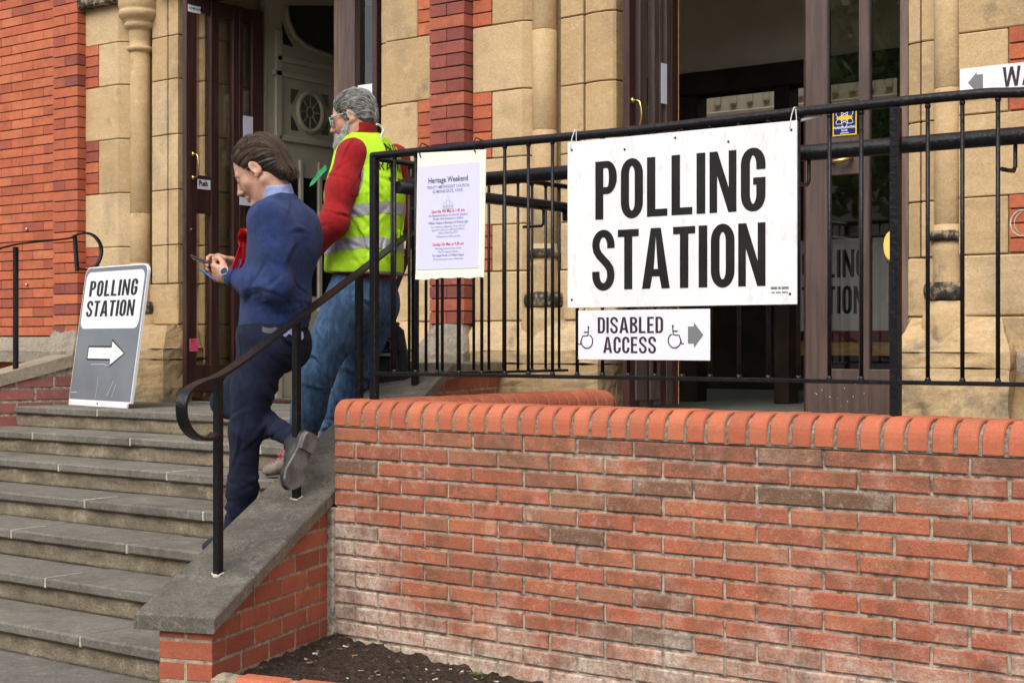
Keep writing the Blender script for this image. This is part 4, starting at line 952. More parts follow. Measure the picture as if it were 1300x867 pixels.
# ================================================================== RAILINGS
RY, RX_ = .115, .115
ZT, ZB = 1.096, .209
rail = thing('wall_railing', 'black iron railing with upright bars standing on the brick garden wall', 'railing', (2, RY, .1))
mb = MB(); P0 = np.array([RX_-.012, RY, ZT-.004])
mb.tube([P0, (.7, RY, ZT), (1.3, RY, ZT-.004), (2.0, RY, ZT+.004), (2.5, RY, ZT+.006), (2.66, RY, ZT+.004), (2.76, RY, ZT-.004), (4.3, RY, ZT-.004)], .0165, 10)
mb.build('top_rail', M['iron'], rail)
mb = MB(); mb.cbox((RX_-.02, RY-.016, ZB-.008), (4.3, RY+.016, ZB+.006), .002); mb.build('bottom_rail', M['iron'], rail)
mb = MB(); mb.tube([(RX_, RY, ZT-.012), (RX_, 1.47, ZT-.020)], .012, 8); mb.build('top_rail', M['iron'], rail)
mb = MB(); mb.cbox((RX_-.014, RY+.02, ZB-.014), (RX_+.014, 1.47, ZB-.002), .002); mb.build('bottom_rail', M['iron'], rail)
bar0 = None
def weld(mb, p): mb.lathe([(.0065, -.001), (.011, .0), (.009, .006), (.007, .012)], p, 10)
for i in range(1, 38):
    x = .1135+.1119*i
    if i == 20 or x > 4.25: continue
    if bar0 is None:
        mb = MB(); mb.tube([(0, 0, ZB), (0, 0, ZT-.008)], .0068, 10); weld(mb, (0, 0, ZB+.005)); mb.lathe([(.007, -.026), (.010, -.018), (.008, -.012)], (0, 0, ZT), 10)
        bar0 = mb.build('bar', M['iron'], rail)
        o = bar0
    else: o = bar0.copy(); COL.objects.link(o)
    attach(o, rail); o.location = (x, RY, 0)
for i in range(1, 13):
    o = bar0.copy(); COL.objects.link(o); attach(o, rail); o.location = (RX_, RY+.108*i, -.013)
for x, y, zt in ((RX_, RY, ZT+.004), (2.357, RY, ZT)):
    mb = MB(); w = .0155; mb.cbox((x-w, y-w, .07), (x+w, y+w, zt-.012), .003); mb.build('post', M['iron'], rail)
# thick ramp handrails
hz, hr = .977, .0275
hp = thing('ramp_handrail', 'thick black tubular handrail running level behind the wall railing', 'handrail', (2, .225, hz))
mb = MB(); xs = .165
mb.tube([(xs-.022, .225, hz), (xs-.018, .225, hz), (xs-.008, .225, hz), (xs+.008, .225, hz), (4.3, .225, hz)], [.008, .017, .0245, hr, hr], 20); mb.build('pipe', M['iron'], hp)
for px in (1027, 1289, 545):
    x = atY(px, 230, .225)[0]; mb = MB(); mb.tube([(x, .225, hz-.02), (x, .225, hz-.095), (x-.002, .215, hz-.11), (x-.004, .16, hz-.112), (x-.004, .118, hz-.112)], .0068, 8); mb.build('bracket', M['iron'], hp)
q0, q1 = atX(612, 251, .235), atX(719, 265, .235)
hp2 = thing('ramp_handrail', 'shorter thick black handrail running back towards the church beside the side bars', 'handrail', (.235, 1, q0[2]))
mb = MB(); q1[2] = q0[2]; mb.tube([q0-np.array([0, .55, 0]), q1, q1+np.array([0, .008, -.01]), q1+np.array([0, .01, -.06])], .0245, 16); mb.build('pipe', M['iron'], hp2)
b_ = atX(690, 292, .235); mb = MB(); mb.tube([(.235, b_[1], q0[2]-.02), (.235, b_[1], q0[2]-.085), (.225, b_[1], q0[2]-.095), (.12, b_[1], q0[2]-.095)], .0065, 8); mb.build('bracket', M['iron'], hp2)

# ---------------------------------------------------------------- step handrail on the sloping slab
ndir = np.cross(-DV+np.array([0, 0, SLOPE]), NR); A0 = slab_pt(0, 0)
onslab = lambda x, y: onplane(x, y, A0, ndir)
B1, B2 = onslab(277, 728), onslab(376.5, 632)
HD = B2-B1; HD[2] = 0; HD /= np.linalg.norm(HD)
HN = np.array([-HD[1], HD[0], 0])
T1, T2 = onplane(277, 478, B1, HN), onplane(376.5, 405.5, B1, HN)
T3 = onplane(456, 345, B1, HN); T4 = onplane(524, 293, B1, HN)
hr_ = thing('step_handrail', 'black flat iron handrail with a curled end rising on the right of the steps', 'handrail', B1)
mb = MB()
px = [(524, 293), (456, 345.5), (376.5, 405.5), (310, 456), (277, 477.5), (259, 484), (245, 490.5), (236, 498.5), (231.5, 509), (230.5, 521), (232.5, 534), (238, 545), (246.5, 553.5), (257, 557.5), (266, 556.5), (274, 550)]
pp = [onplane(a, b, B1, HN) for a, b in px]
# smooth (Catmull-Rom)
def smooth(P, n=5):
    P = [np.array(p) for p in P]; out = []
    for i in range(len(P)-1):
        p0, p1, p2, p3 = P[max(i-1, 0)], P[i], P[i+1], P[min(i+2, len(P)-1)]
        for k in range(n):
            t = k/n; out.append(.5*((2*p1)+(-p0+p2)*t+(2*p0-5*p1+4*p2-p3)*t*t+(-p0+3*p1-3*p2+p3)*t**3))
    return out+[P[-1]]
mb.sweep(smooth(pp), HN, .042, .012); mb.build('rail', M['iron'], hr_)
def post(parent, B, T, w=.0145):
    mb = MB(); mb.cbox((B[0]-w, B[1]-w, B[2]-.012), (B[0]+w, B[1]+w, T[2]-.008), .0025); mb.build('post', M['iron'], parent)
post(hr_, B1, T1+UP*.002); post(hr_, B2, T2)
B3 = np.array([T3[0], T3[1], slab_pt(1.45, 0)[2]]); s3 = np.dot(D0-T3, DV); B3[2] = slab_pt(s3, 0)[2]; post(hr_, B3, T3)
B4 = onslab(527, 488); T4b = at(527, 207, np.dot(B4-CAM, FW)); post(hr_, B4, T4b)
mb = MB()
for b in (B1, B2):
    vs = []
    for i in range(12): a = i*math.pi/6; r_ = rnd.uniform(.019, .030); vs.append(b+HD*r_*math.cos(a)*1.1+HN*r_*math.sin(a)+UP*(SLOPE*r_*1.1*math.cos(a)*np.dot(HD, -DV)+.002))
    mb.add([b+UP*.010]+vs, [[0, 1+i, 1+(i+1) % 12] for i in range(12)])
mb.pieces('base_mortar', M['tread_joint'], hr_)
# left handrail
PLn = PL+NL*-.06
Bl = onplane(20, 470, PLn, NL); hl = thing('step_handrail', 'black flat iron handrail ending in a round loop at the left of the steps', 'handrail', Bl)
px = [(-40, 329), (0, 315.5), (10, 313), (20, 310.5), (40, 308), (86, 303), (94, 299.5), (102, 297), (112, 296.5), (121, 301), (127.5, 311), (128.5, 323), (124, 334.5), (116, 341.5), (108, 342.5), (99.5, 341)]
mb = MB(); mb.sweep(smooth([onplane(a, b, PLn, NL) for a, b in px], 5), NL, .040, .011)
mb.build('rail', M['iron'], hl)
mb = MB(); a_, b_ = onplane(95, 300, PLn, NL), onplane(98, 344.5, PLn, NL); mb.sweep([a_, (a_+b_)/2, b_], NL, .038, .016); mb.build('loop_bar', M['iron'], hl)
Tl = onplane(20, 312, PLn, NL); post(hl, Bl-UP*.03, Tl, .0135)

# ================================================================== SIGNS
def board(par, name, O, W, H, th, mat, U=(1, 0, 0)):
    U = np.array(U, float); N = np.cross(U, UP); mb = MB()
    mb.cbox((0, 0, 0), (W, th, H), .0012, M=lambda q: O+U*q[0]-N*q[1]+UP*q[2]); return mb.build(name, mat, par)
SYF = .080
sg = thing('polling_sign', 'large white polling station board tied to the front of the wall railing', 'sign', (1.566, SYF, .46))
O = np.array([1.101, SYF, .4605]); W, H = .9265, .607; tl = .010
U = np.array([1, 0, .010]); U /= np.linalg.norm(U)
board(sg, 'board', O, W, H, .005, M['white'])
f = Face2D(O, (1, 0, 0), (0, 0, 1))
def su(x, y): p = atY(x, y, SYF); return p[0]-O[0], p[2]-O[2]
u0, u1 = su(756, 250)[0], su(972, 250)[0]; v0, v1 = su(864, 275)[1], su(864, 199)[1]
f.loops(word_loops('POLLING', u0, u1, su(760, 279)[1], su(760, 205.5)[1]-su(760, 279)[1], gap=.085))
u0, u1 = su(752, 330)[0], su(972, 330)[0]
f.loops(word_loops('STATION', u0, u1, su(795, 367.3)[1], su(795, 291.5)[1]-su(795, 367.3)[1], gap=.07))
f.build('lettering', M['print'], sg)
f = Face2D(O, (1, 0, 0), (0, 0, 1)); a, b = su(990, 367)
f.loops([[[(a+dx, b-.013*i), (a+dx+w_, b-.013*i), (a+dx+w_, b-.013*i+hh), (a+dx, b-.013*i+hh)]] for i, hh, row in ((0, .008, ((-.033, .024), (-.006, .010), (.007, .026))), (1, .004, ((-.030, .012), (-.014, .018), (.008, .022)))) for dx, w_ in row])
f.build('imprint', M['print_grey'], sg)
mb = MB()
for u, v in ((.02, H-.03), (W-.02, H-.03), (.46, H-.02), (.02, .03), (W-.025, .035), (.25, H-.045), (.67, H-.05)): mb.tube([O+np.array([u, .004, v]), O+np.array([u, -.0016, v])], .0042, 10)
mb.pieces('eyelet', M['print'], sg)
mb = MB()
for u in (.02, W-.02):
    p = O+np.array([u, 0, H-.03]); q = np.array([p[0], RY, ZT])
    mb.tube([p, p+np.array([-.004, -.006, .012]), q+np.array([-.004, -.024, -.005]), q+np.array([0, -.016, .018]), q+np.array([.002, .006, .020]), q+np.array([.004, .022, .0]), q+np.array([.006, .012, -.02]), p+np.array([.004, .01, .008])], .0019, 6)
    mb.tube([q+np.array([.006, -.016, .012]), q+np.array([.012, -.024, -.01]), q+np.array([.014, -.026, -.035]), q+np.array([.010, -.028, -.055])], .0014, 6)
mb.tube([O+np.array([W-.01, .04, H+.004]), O+np.array([W+.07, .05, H+.018])], .006, 6)
mb.pieces('cable_tie', M['string'], sg)

def wheelchair(f, cx, cy, s, flip=1, t=.0045):
    T = lambda pts: [(cx+flip*x*s, cy+y*s) for x, y in pts]
    L = []
    def rb(pts, tt=t):
        l = ribbon(T(pts), tt)[0]; L.append([l])
    L.append([T(stadium(-.045-.10, .40, .045-.10, .50, .045, .05))])
    rb([(-.10, .39), (-.085, .10), (.20, .08), (.33, -.28), (.43, -.25)])
    rb([(-.095, .25), (.13, .24)])
    rb([(x-.02, y-.14) for x, y in arc(0, 0, .30, .30, 118, 372, 24)])
    return L
dg = thing('disabled_access_sign', 'white printed DISABLED ACCESS card with arrow under the big polling board', 'sign', (1.42, SYF, .27))
O = np.array([1.146, SYF+.004, .2725]); W, H = .551, .178
board(dg, 'card', O, W, H, .002, M['white_paper'])
f = Face2D(O, (1, 0, 0), (0, 0, 1)); du = lambda x, y: (atY(x, y, SYF+.004)[0]-O[0], atY(x, y, SYF+.004)[2]-O[2])
a, b = du(759, 423), du(842, 402); f.loops(word_loops('DISABLED', a[0], b[0], a[1], b[1]-a[1], gap=.09, w=.46, t=.15, h=.115))
a, b = du(766, 448), du(833, 427.5); f.loops(word_loops('ACCESS', a[0], b[0], a[1], b[1]-a[1], gap=.09, w=.46, t=.15, h=.115)); f.build('lettering', M['print_brown'], dg)
f = Face2D(O, (1, 0, 0), (0, 0, 1)); c = du(743, 429); f.loops(wheelchair(f, c[0]+.006, c[1], .085, -1)); c = du(857, 428); f.loops(wheelchair(f, c[0], c[1], .085, 1)); f.build('wheelchair_symbol', M['print_brown'], dg)
f = Face2D(O, (1, 0, 0), (0, 0, 1)); a = du(873.5, 436); b = du(893, 425); c = du(881, 410.5); d = du(881, 443); e = du(873.5, 414.5)
yc_ = (a[1]+e[1])/2; hs = (e[1]-a[1])/2; hb = (c[1]-d[1])/2
f.loops([[[(a[0], yc_-hs), (c[0], yc_-hs), (c[0], yc_-hb), (b[0], yc_), (c[0], yc_+hb), (c[0], yc_+hs), (a[0], yc_+hs)]]]); f.build('arrow', M['print_grey'], dg)

ng = thing('event_notice', 'lilac Heritage Weekend notice in a cream card hung on the railing corner', 'notice', (.54, SYF, .59))
O = np.array([.366, SYF, .590]); W, H = .345, .492
mb = MB(); mb.cbox((0, 0, 0), (W, .004, H), .001, M=lambda q: O+np.array([q[0]+(.010*(q[2]/H)), q[1], q[2]-(.012*q[0]/W if q[2] > H/2 else -.004*q[0]/W)]))
n = 16; vs = []
for i in range(n+1): vs += [O+np.array([W*i/n, -.0005, .012]), O+np.array([W*i/n, -.0008, rnd.uniform(-.010, -.003)])]
mb.add(vs, [[2*i, 2*i+1, 2*i+3, 2*i+2] for i in range(n)]); mb.build('card', M['card'], ng)
mb = MB(); mb.cbox((.006, -.0015, .030), (W-.028, -.0004, H-.055), .0003, M=lambda q: O+np.array([q[0]+(.010*(q[2]/H)), q[1], q[2]])); mb.build('paper', M['lilac_paper'], ng)
def lines(mat, name, rows):
    f = Face2D(O+np.array([.006, -.0015, 0]), (1, 0, 0), (0, 0, 1))
    for t, x, y, s_, sx, bold in rows: v, fc = text_loops_mesh(t, s_, 'CENTER', bold, sx); f.raw(v, fc, 0, x, y)
    return f.build(name, mat, ng)
cx_ = .163
lines(M['print_mid'], 'title', [('Heritage Weekend', cx_, H-.124, .031, .84, .0003)])
lines(M['print_soft'], 'small_print', [('TRINITY METHODIST CHURCH,', cx_, H-.147, .0170, .90, .0001), ('62 MONKGATE, YORK.', cx_, H-.164, .0170, .90, .0001),
    ('An illustrated talk by the Rev Dr Stephen', cx_, H-.256, .0130, .90, .0001), ('Davies with discussion to follow', cx_, H-.269, .0130, .90, .0001), ('William Chapel: a Burning and Shining Light', cx_, H-.285, .0130, .88, .0002),
    ('in a centenary celebration of the Church', cx_, H-.300, .0115, .9, 0), ('opened to visitors in 1894 and still here', cx_, H-.312, .0115, .9, 0), ('held on 26th May 2019', cx_, H-.324, .0115, .9, 0), ('Refreshments will be served', cx_, H-.338, .0115, .9, 0),
    ('Morning Service will be led by', cx_, H-.385, .0120, .9, 0), ('Rev Dr Stephen Davies', cx_, H-.398, .0120, .9, 0), ('The simple Power of William Chapel', cx_, H-.412, .0120, .9, .0002), ('All are welcome to join us afterwards', cx_, H-.426, .0110, .9, 0)])
lines(M['print_red'], 'red_print', [('Saturday 4th May at 1.45 pm', cx_, H-.241, .0165, .88, .0002), ('Sunday 5th May at 9.00 am', cx_, H-.370, .0165, .88, .0002)])
# little line drawing of the chapel
f = Face2D(O+np.array([.006+cx_, -.0015, H-.229]), (1, 0, 0), (0, 0, 1)); seg = []
def ln(*p): seg.append(ribbon([(x*.00075, y*.00060) for x, y in p], .0010))
for s_ in (-1, 1): ln((s_*34, 0), (s_*34, 34), (s_*22, 50), (s_*14, 34)); ln((s_*10, 0), (s_*10, 62)); ln((s_*26, 0), (s_*26, 28))
ln((-10, 62), (0, 88), (10, 62)); ln((-10, 45), (0, 58), (10, 45)); ln((-38, 0), (38, 0)); ln((-5, 0), (-5, 22), (0, 28), (5, 22), (5, 0)); ln((0, 88), (0, 97)); ln((-34, 18), (-10, 18)); ln((10, 18), (34, 18)); ln((-20, 6), (-20, 26)); ln((20, 6), (20, 26))
f.loops(seg); f.build('line_drawing', M['print_soft'], ng)
mb = MB()
for u in (.03, W-.04):
    p = O+np.array([u, -.002, H-.02]); mb.tube([p, p+np.array([-.010, -.004, .035]), p+np.array([-.012, .02, .06]), p+np.array([0, .05, .05])], .0025, 6)
mb.pieces('cable_tie', M['iron'], ng)

# WAY IN card on the stone right of the right doorway
wy = thing('way_in_sign', 'white card with dark left arrow and big letters on the right-hand stonework', 'sign', (2.0, 2.12, 1.5))
p0 = atY(1218, 88, 2.125); p1 = atY(1218, 124, 2.125); O = np.array([p0[0], 2.130, p1[2]-.006]); W, H = .75, p0[2]-p1[2]+.006
board(wy, 'card', O, W, H, .003, M['white_paper']); wu = lambda x, y: (atY(x, y, 2.13)[0]-O[0], atY(x, y, 2.13)[2]-O[2])
f = Face2D(O, (1, 0, 0), (0, 0, 1)); a, b = wu(1273, 111), wu(1273, 86); x_ = a[0]
f.loops(word_loops('WAY', x_, x_+.20, a[1], b[1]-a[1], gap=.06, w=.5, t=.15)); f.loops(word_loops('IN', x_+.25, x_+.36, a[1], b[1]-a[1], gap=.08, w=.5, t=.15)); f.build('lettering', M['print_brown'], wy)
f = Face2D(O, (1, 0, 0), (0, 0, 1)); a, b, c, d = wu(1229, 106), wu(1240, 92), wu(1240, 117), wu(1248, 104); w_ = (b[1]-c[1])/2; yy = (b[1]+c[1])/2
f.loops([[[(a[0], yy), (b[0], yy-w_), (b[0], yy-w_*.74), (d[0], yy-w_*.74), (d[0], yy+w_*.74), (b[0], yy+w_*.74), (b[0], yy+w_)]]]); f.build('arrow', M['print_grey'], wy)

# grey A-board with white panel leaning by the left column
BL, BR = atZ(86.5, 513.5, ZL), atZ(165, 518.5, ZL)
ax = BR-BL; ax[2] = 0; Wb = np.linalg.norm(ax); ax /= Wb; bk = np.array([-ax[1], ax[0], 0]); bk = bk if bk[1] > 0 else -bk
upv = bk*.125+UP*.855; Hb = np.linalg.norm(upv); upv /= Hb; nb = np.cross(ax, upv)
ab = thing('polling_arrow_board', 'grey and white polling station board with right arrow leaning against the left column', 'sign', (BL+BR)/2)
B0 = BL+upv*.028
def rrect(x0, y0, x1, y1, r, rb=None):
    rb = r if rb is None else rb
    return arc(x1-r, y1-r, r, r, 0, 90, 6)+arc(x0+r, y1-r, r, r, 90, 180, 6)+(arc(x0+rb, y0+rb, rb, rb, 180, 270, 6) if rb else [(x0, y0)])+(arc(x1-rb, y0+rb, rb, rb, 270, 360, 6) if rb else [(x1, y0)])
def slabface(poly, th, off, mat, name, par):
    v, fcs = fill_loops([poly]) if False else ([], [])
    mb = MB(); n = len(poly); F = [B0+ax*p[0]+upv*p[1]+nb*off for p in poly]; Bk = [p-nb*th for p in F]
    mb.add(F+Bk, [list(range(n)), [n+i for i in range(n)][::-1]]+[[i, n+i, n+(i+1) % n, (i+1) % n] for i in range(n)]); return mb.build(name, mat, par, recalc=False)
Hb -= .028
slabface(rrect(0, 0, Wb, Hb, .055, .0), .018, 0, M['white'], 'frame', ab)
slabface(rrect(.008, .010, Wb-.008, Hb-.008, .048, .002), .003, .0022, M['aframe_grey'], 'grey_panel', ab)
slabface(rrect(.026, Hb*.535, Wb-.026, Hb-.034, .05), .002, .0034, M['white'], 'white_panel', ab)
mb = MB(); mb.cbox((.018, -.012, -.030), (Wb-.03, .012, -.001), .002, M=lambda q: B0+ax*q[0]-nb*q[1]*.6+upv*q[2]); mb.build('foot', M['white'], ab)
mb = MB(); p = B0+ax*Wb*.5-upv*.012+nb*.0078; mb.tube([p-nb*.004, p+nb*.0008], .0065, 10); mb.build('bolt', M['iron'], ab)
f = Face2D(B0+nb*.0034, ax, upv)
f.loops(word_loops('POLLING', Wb*.115, Wb*.885, Hb*.775, Hb*.118, gap=.10, t=.185)); f.loops(word_loops('STATION', Wb*.105, Wb*.875, Hb*.625, Hb*.118, gap=.085, t=.185)); f.build('lettering', M['print'], ab)
f = Face2D(B0+nb*.0022, ax, upv); y = Hb*.355; x0, x1, xh = Wb*.23, Wb*.60, Wb*.80; a, b = .034, .072
arw = lambda g: [(x0-g, y-a-g), (x1-g*.7, y-a-g), (x1-g*.7, y-b-g*1.6), (xh+g*1.4, y), (x1-g*.7, y+b+g*1.6), (x1-g*.7, y+a+g), (x0-g, y+a+g)]
f.loops([[arw(.010), arw(0)[::-1]]]); f.build('arrow_outline', M['print'], ab)
f = Face2D(B0+nb*.0022, ax, upv); f.loops([[arw(0)]]); 
f.loops([ribbon([(Wb*.44, .02), (Wb*.45, .10), (Wb*.445, .16)], .002), ribbon([(Wb*.62, .04), (Wb*.70, .13)], .0025), ribbon([(Wb*.70, .03), (Wb*.74, .11)], .002), ribbon([(.02, .05), (.10, .052)], .0035), ribbon([(Wb*.3, Hb*.27), (Wb*.5, Hb*.275), (Wb*.62, Hb*.26)], .0022)]); f.build('arrow_and_scuffs', M['white'], ab)

# stickers and notices on the doors
def flat_note(name, label, cat, px0, py0, px1, py1, mat, X=None, Y=None, skew=0):
    mb = MB()
    if X is not None:
        a, b = atX(px0, py0, X), atX(px1, py1, X); mb.cbox((X, a[1], b[2]), (X+.0015, b[1], a[2]), .0003)
    else:
        a, b = atY(px0, py0, Y), atY(px1, py1, Y); mb.cbox((a[0], Y-.0015, b[2]), (b[0], Y, a[2]), .0003)
    o = mb.build(name, mat); tag(o, label, cat); return o, a, b
FXs = LX+.0005
o, a, b = flat_note('door_label', 'small white printed label at the top of the left open door leaf', 'label', 238.5, 5.5, 254.5, 18.5, M['white'], X=FXs)
def on_x(O3, X, rows, mat, parent, name='lettering'):
    f = Face2D(O3, (0, 1, 0), (0, 0, 1))
    for t, x, y, s_, sx, bold in rows: v, fc = text_loops_mesh(t, s_, 'LEFT', bold, sx); f.raw(v, fc, 0, x, y)
    return f.build(name, mat, parent)
on_x((FXs+.0015, a[1]+.012, b[2]), 0, [('PLEASE USE', 0, .045, .018, .9, .0005), ('OTHER DOOR', 0, .02, .018, .9, .0005)], M['print'], o)
o, a, b = flat_note('push_plate', 'white Push plate below the brass handle of the left door leaf', 'sign', 250.5, 227.5, 267, 241.5, M['white'], X=FXs)
on_x((FXs+.0015, a[1]+.012, b[2]+.022), 0, [('Push', 0, 0, .050, .80, .002)], M['print'], o)
o, a, b = flat_note('pink_note', 'pink handwritten sticky note low on the left door leaf', 'note', 240.5, 430, 251.5, 446, M['pink'], X=FXs)
on_x((FXs+.0015, a[1]+.010, b[2]), 0, [('Mon', 0, .062, .028, .8, .001), ('17.5.4', 0, .038, .026, .8, .001), ('to 9.00', 0, .014, .026, .8, .001)], M['print_red'], o)
flat_note('paper_notice', 'white paper sheet taped high on the narrow glass of the left inner door leaf', 'notice', 308.5, 147, 321, 180, M['white_paper'], X=LX+.001)
flat_note('paper_notice', 'lower white paper on the inner left door glass beside the blue jumper man', 'notice', 304, 250, 322, 262, M['white_paper'], X=LX+.001)
flat_note('paper_notice', 'white paper sheet stuck in the sidelight above the grey haired man', 'notice', 454.5, 109, 474, 130, M['white_paper'], Y=2.322)
flat_note('paper_notice', 'white paper strip on the narrow glass of the folded door left of the right doorway', 'notice', 839, 80, 846.6, 133, M['white_paper'], X=RX+.002)
bw = thing('warning_sticker', 'navy and yellow BEWARE sticker on the glass of the right door leaf', 'sticker', atY(1072, 150, CY-.002))
a, b = atY(1057, 131.5, CY-.003), atY(1087.5, 171, CY-.003); Wk, Hk = b[0]-a[0], a[2]-b[2]; O = np.array([a[0], CY-.003, b[2]])
mb = MB(); mb.cbox((0, 0, 0), (Wk, .0015, Hk), .0004, M=lambda q: O+q); mb.build('border', M['yellow'], bw)
f = Face2D(O, (1, 0, 0), (0, 0, 1), .0006); f.loops([[rrect(.006, .006, Wk-.006, Hk-.006, .006)]]); f.build('panel', M['sticker_blue'], bw)
f = Face2D(O, (1, 0, 0), (0, 0, 1), .0012); v, fc = text_loops_mesh('BEWARE', .034, 'CENTER', .0012, .78); f.raw(v, fc, 0, Wk/2, Hk-.038)
f.loops([[stadium(Wk*.16, Hk*.46, Wk*.84, Hk*.60, Wk*.33, Hk*.07)]]); f.build('yellow_print', M['yellow'], bw)
f = Face2D(O, (1, 0, 0), (0, 0, 1), .0009)
for k in range(3):
    c_, s_ = math.cos(R(60*k+90)), math.sin(R(60*k+90))
    ring = [(Wk/2+(.050*math.cos(t)*c_-.017*math.sin(t)*s_), Hk*.53+(.050*math.cos(t)*s_+.017*math.sin(t)*c_)) for t in np.linspace(0, 2*math.pi, 25)]; f.raw(*(lambda l: ([p for p in l], [[i, i+1, 49-i-1, 49-i] for i in range(24)]))(ribbon(ring, .0024)[0]), lift=.0001*k)
f.build('atom_rings', M['white_paper'], bw)
f = Face2D(O, (1, 0, 0), (0, 0, 1), .0012)
for t, y, s_ in (('FORENSIC COATING', .034, .015), ('IN USE', .020, .013), ('property marked', .010, .008)): v, fc = text_loops_mesh(t, s_, 'CENTER', .0004, .8); f.raw(v, fc, 0, Wk/2, y)
f.build('white_print', M['white_paper'], bw)
# small lit globe lamp seen through the right leaf glass
p = atY(1131, 312, 2.75); rr = .058; wl = thing('wall_lamp', 'small glowing amber lamp behind the glass of the right door leaf', 'lamp', p)
t = NT('amber_lamp'); t.b.inputs['Emission Color'].default_value = (1, .50, .14, 1); t.b.inputs['Emission Strength'].default_value = 1.6; t.done((.8, .5, .2), .5, .3); M['lamp'] = t.mat
mb = MB(); mb.lathe([(rr*.62*math.sin(R(a_)), rr*1.25*math.cos(R(a_))) for a_ in range(175, 4, -14)], p, 20); mb.build('lamp_shade', M['lamp'], wl)
mb = MB(); mb.lathe([(.008, -rr*1.6), (.02, -rr*1.5), (.022, -rr*1.2), (.012, -rr*1.15)], p, 14); mb.tube([p-UP*rr*1.5, p+np.array([.03, .06, -rr*1.7]), p+np.array([.08, .10, -rr*1.7])], .006, 8); mb.build('bracket', M['brass'], wl)
# screws in the left brickwork
for i, (a, b) in enumerate(((35.5, 291), (35.5, 361.5))):
    p = atY(a, b, RECY); mb = MB(); mb.tube([p+np.array([0, .01, 0]), p+np.array([0, -.014, 0]), p+np.array([0, -.022, 0])], [.011, .010, .005], 8)
    tag(mb.build('wall_fixing', M['steel']), ('upper' if i == 0 else 'lower')+' round steel wall fixing in the left brickwork behind the handrail', 'fixing')

# ================================================================== STREET TREES OPPOSITE (they show in the door glass)
def tree(x, y, h, seed):
    rn = random.Random(seed); t = thing('street_tree', f'broad green street tree mirrored in the glass of the right door leaf', 'tree', (x, y, ZG), 'street trees mirrored in the door glass')
    mb = MB(); base = np.array([x, y, ZG]); mb.tube([base, base+UP*h*.25+np.array([.1, 0, 0]), base+UP*h*.5, base+UP*h*.85], [.22, .17, .12, .03], 8)
    tips = []
    for i in range(16):
        z = h*rn.uniform(.28, .8); a = rn.uniform(0, 6.3); l = h*rn.uniform(.2, .38); p = base+UP*z; d = np.array([math.cos(a), math.sin(a), rn.uniform(.15, .7)])
        mb.tube([p, p+d*l*.5, p+d*l+UP*l*.1], [.07, .045, .015], 6); tips += [p+d*l*k for k in (.45, .7, .9, 1.05)]
    mb.build('trunk', M['bark'], t)
    mb = MB()
    for c in tips:
        for k in range(85):
            q = c+np.array([rn.gauss(0, 1), rn.gauss(0, 1), rn.gauss(0, .8)])*h*.055; a = np.array([rn.gauss(0, 1) for _ in range(3)]); a /= np.linalg.norm(a); b = np.cross(a, [rn.gauss(0, 1) for _ in range(3)]); b /= np.linalg.norm(b); L = rn.uniform(.13, .24)
            mb.add([q-a*L, q+b*L*.4, q+a*L, q-b*L*.4], [[0, 1, 2, 3]])
    mb.build('crown', M['leaf'], t, recalc=False)
tree(-3.5, -11.5, 7.5, 3); tree(-8.5, -14.5, 9, 5); tree(-1.5, -17, 9, 8)
mb = MB(); mb.cbox((-40, -31, ZG), (30, -26, 7), .05); tag(mb.build('terrace_house', M['render_far']), 'plain rendered terrace across the street behind the trees', 'house')
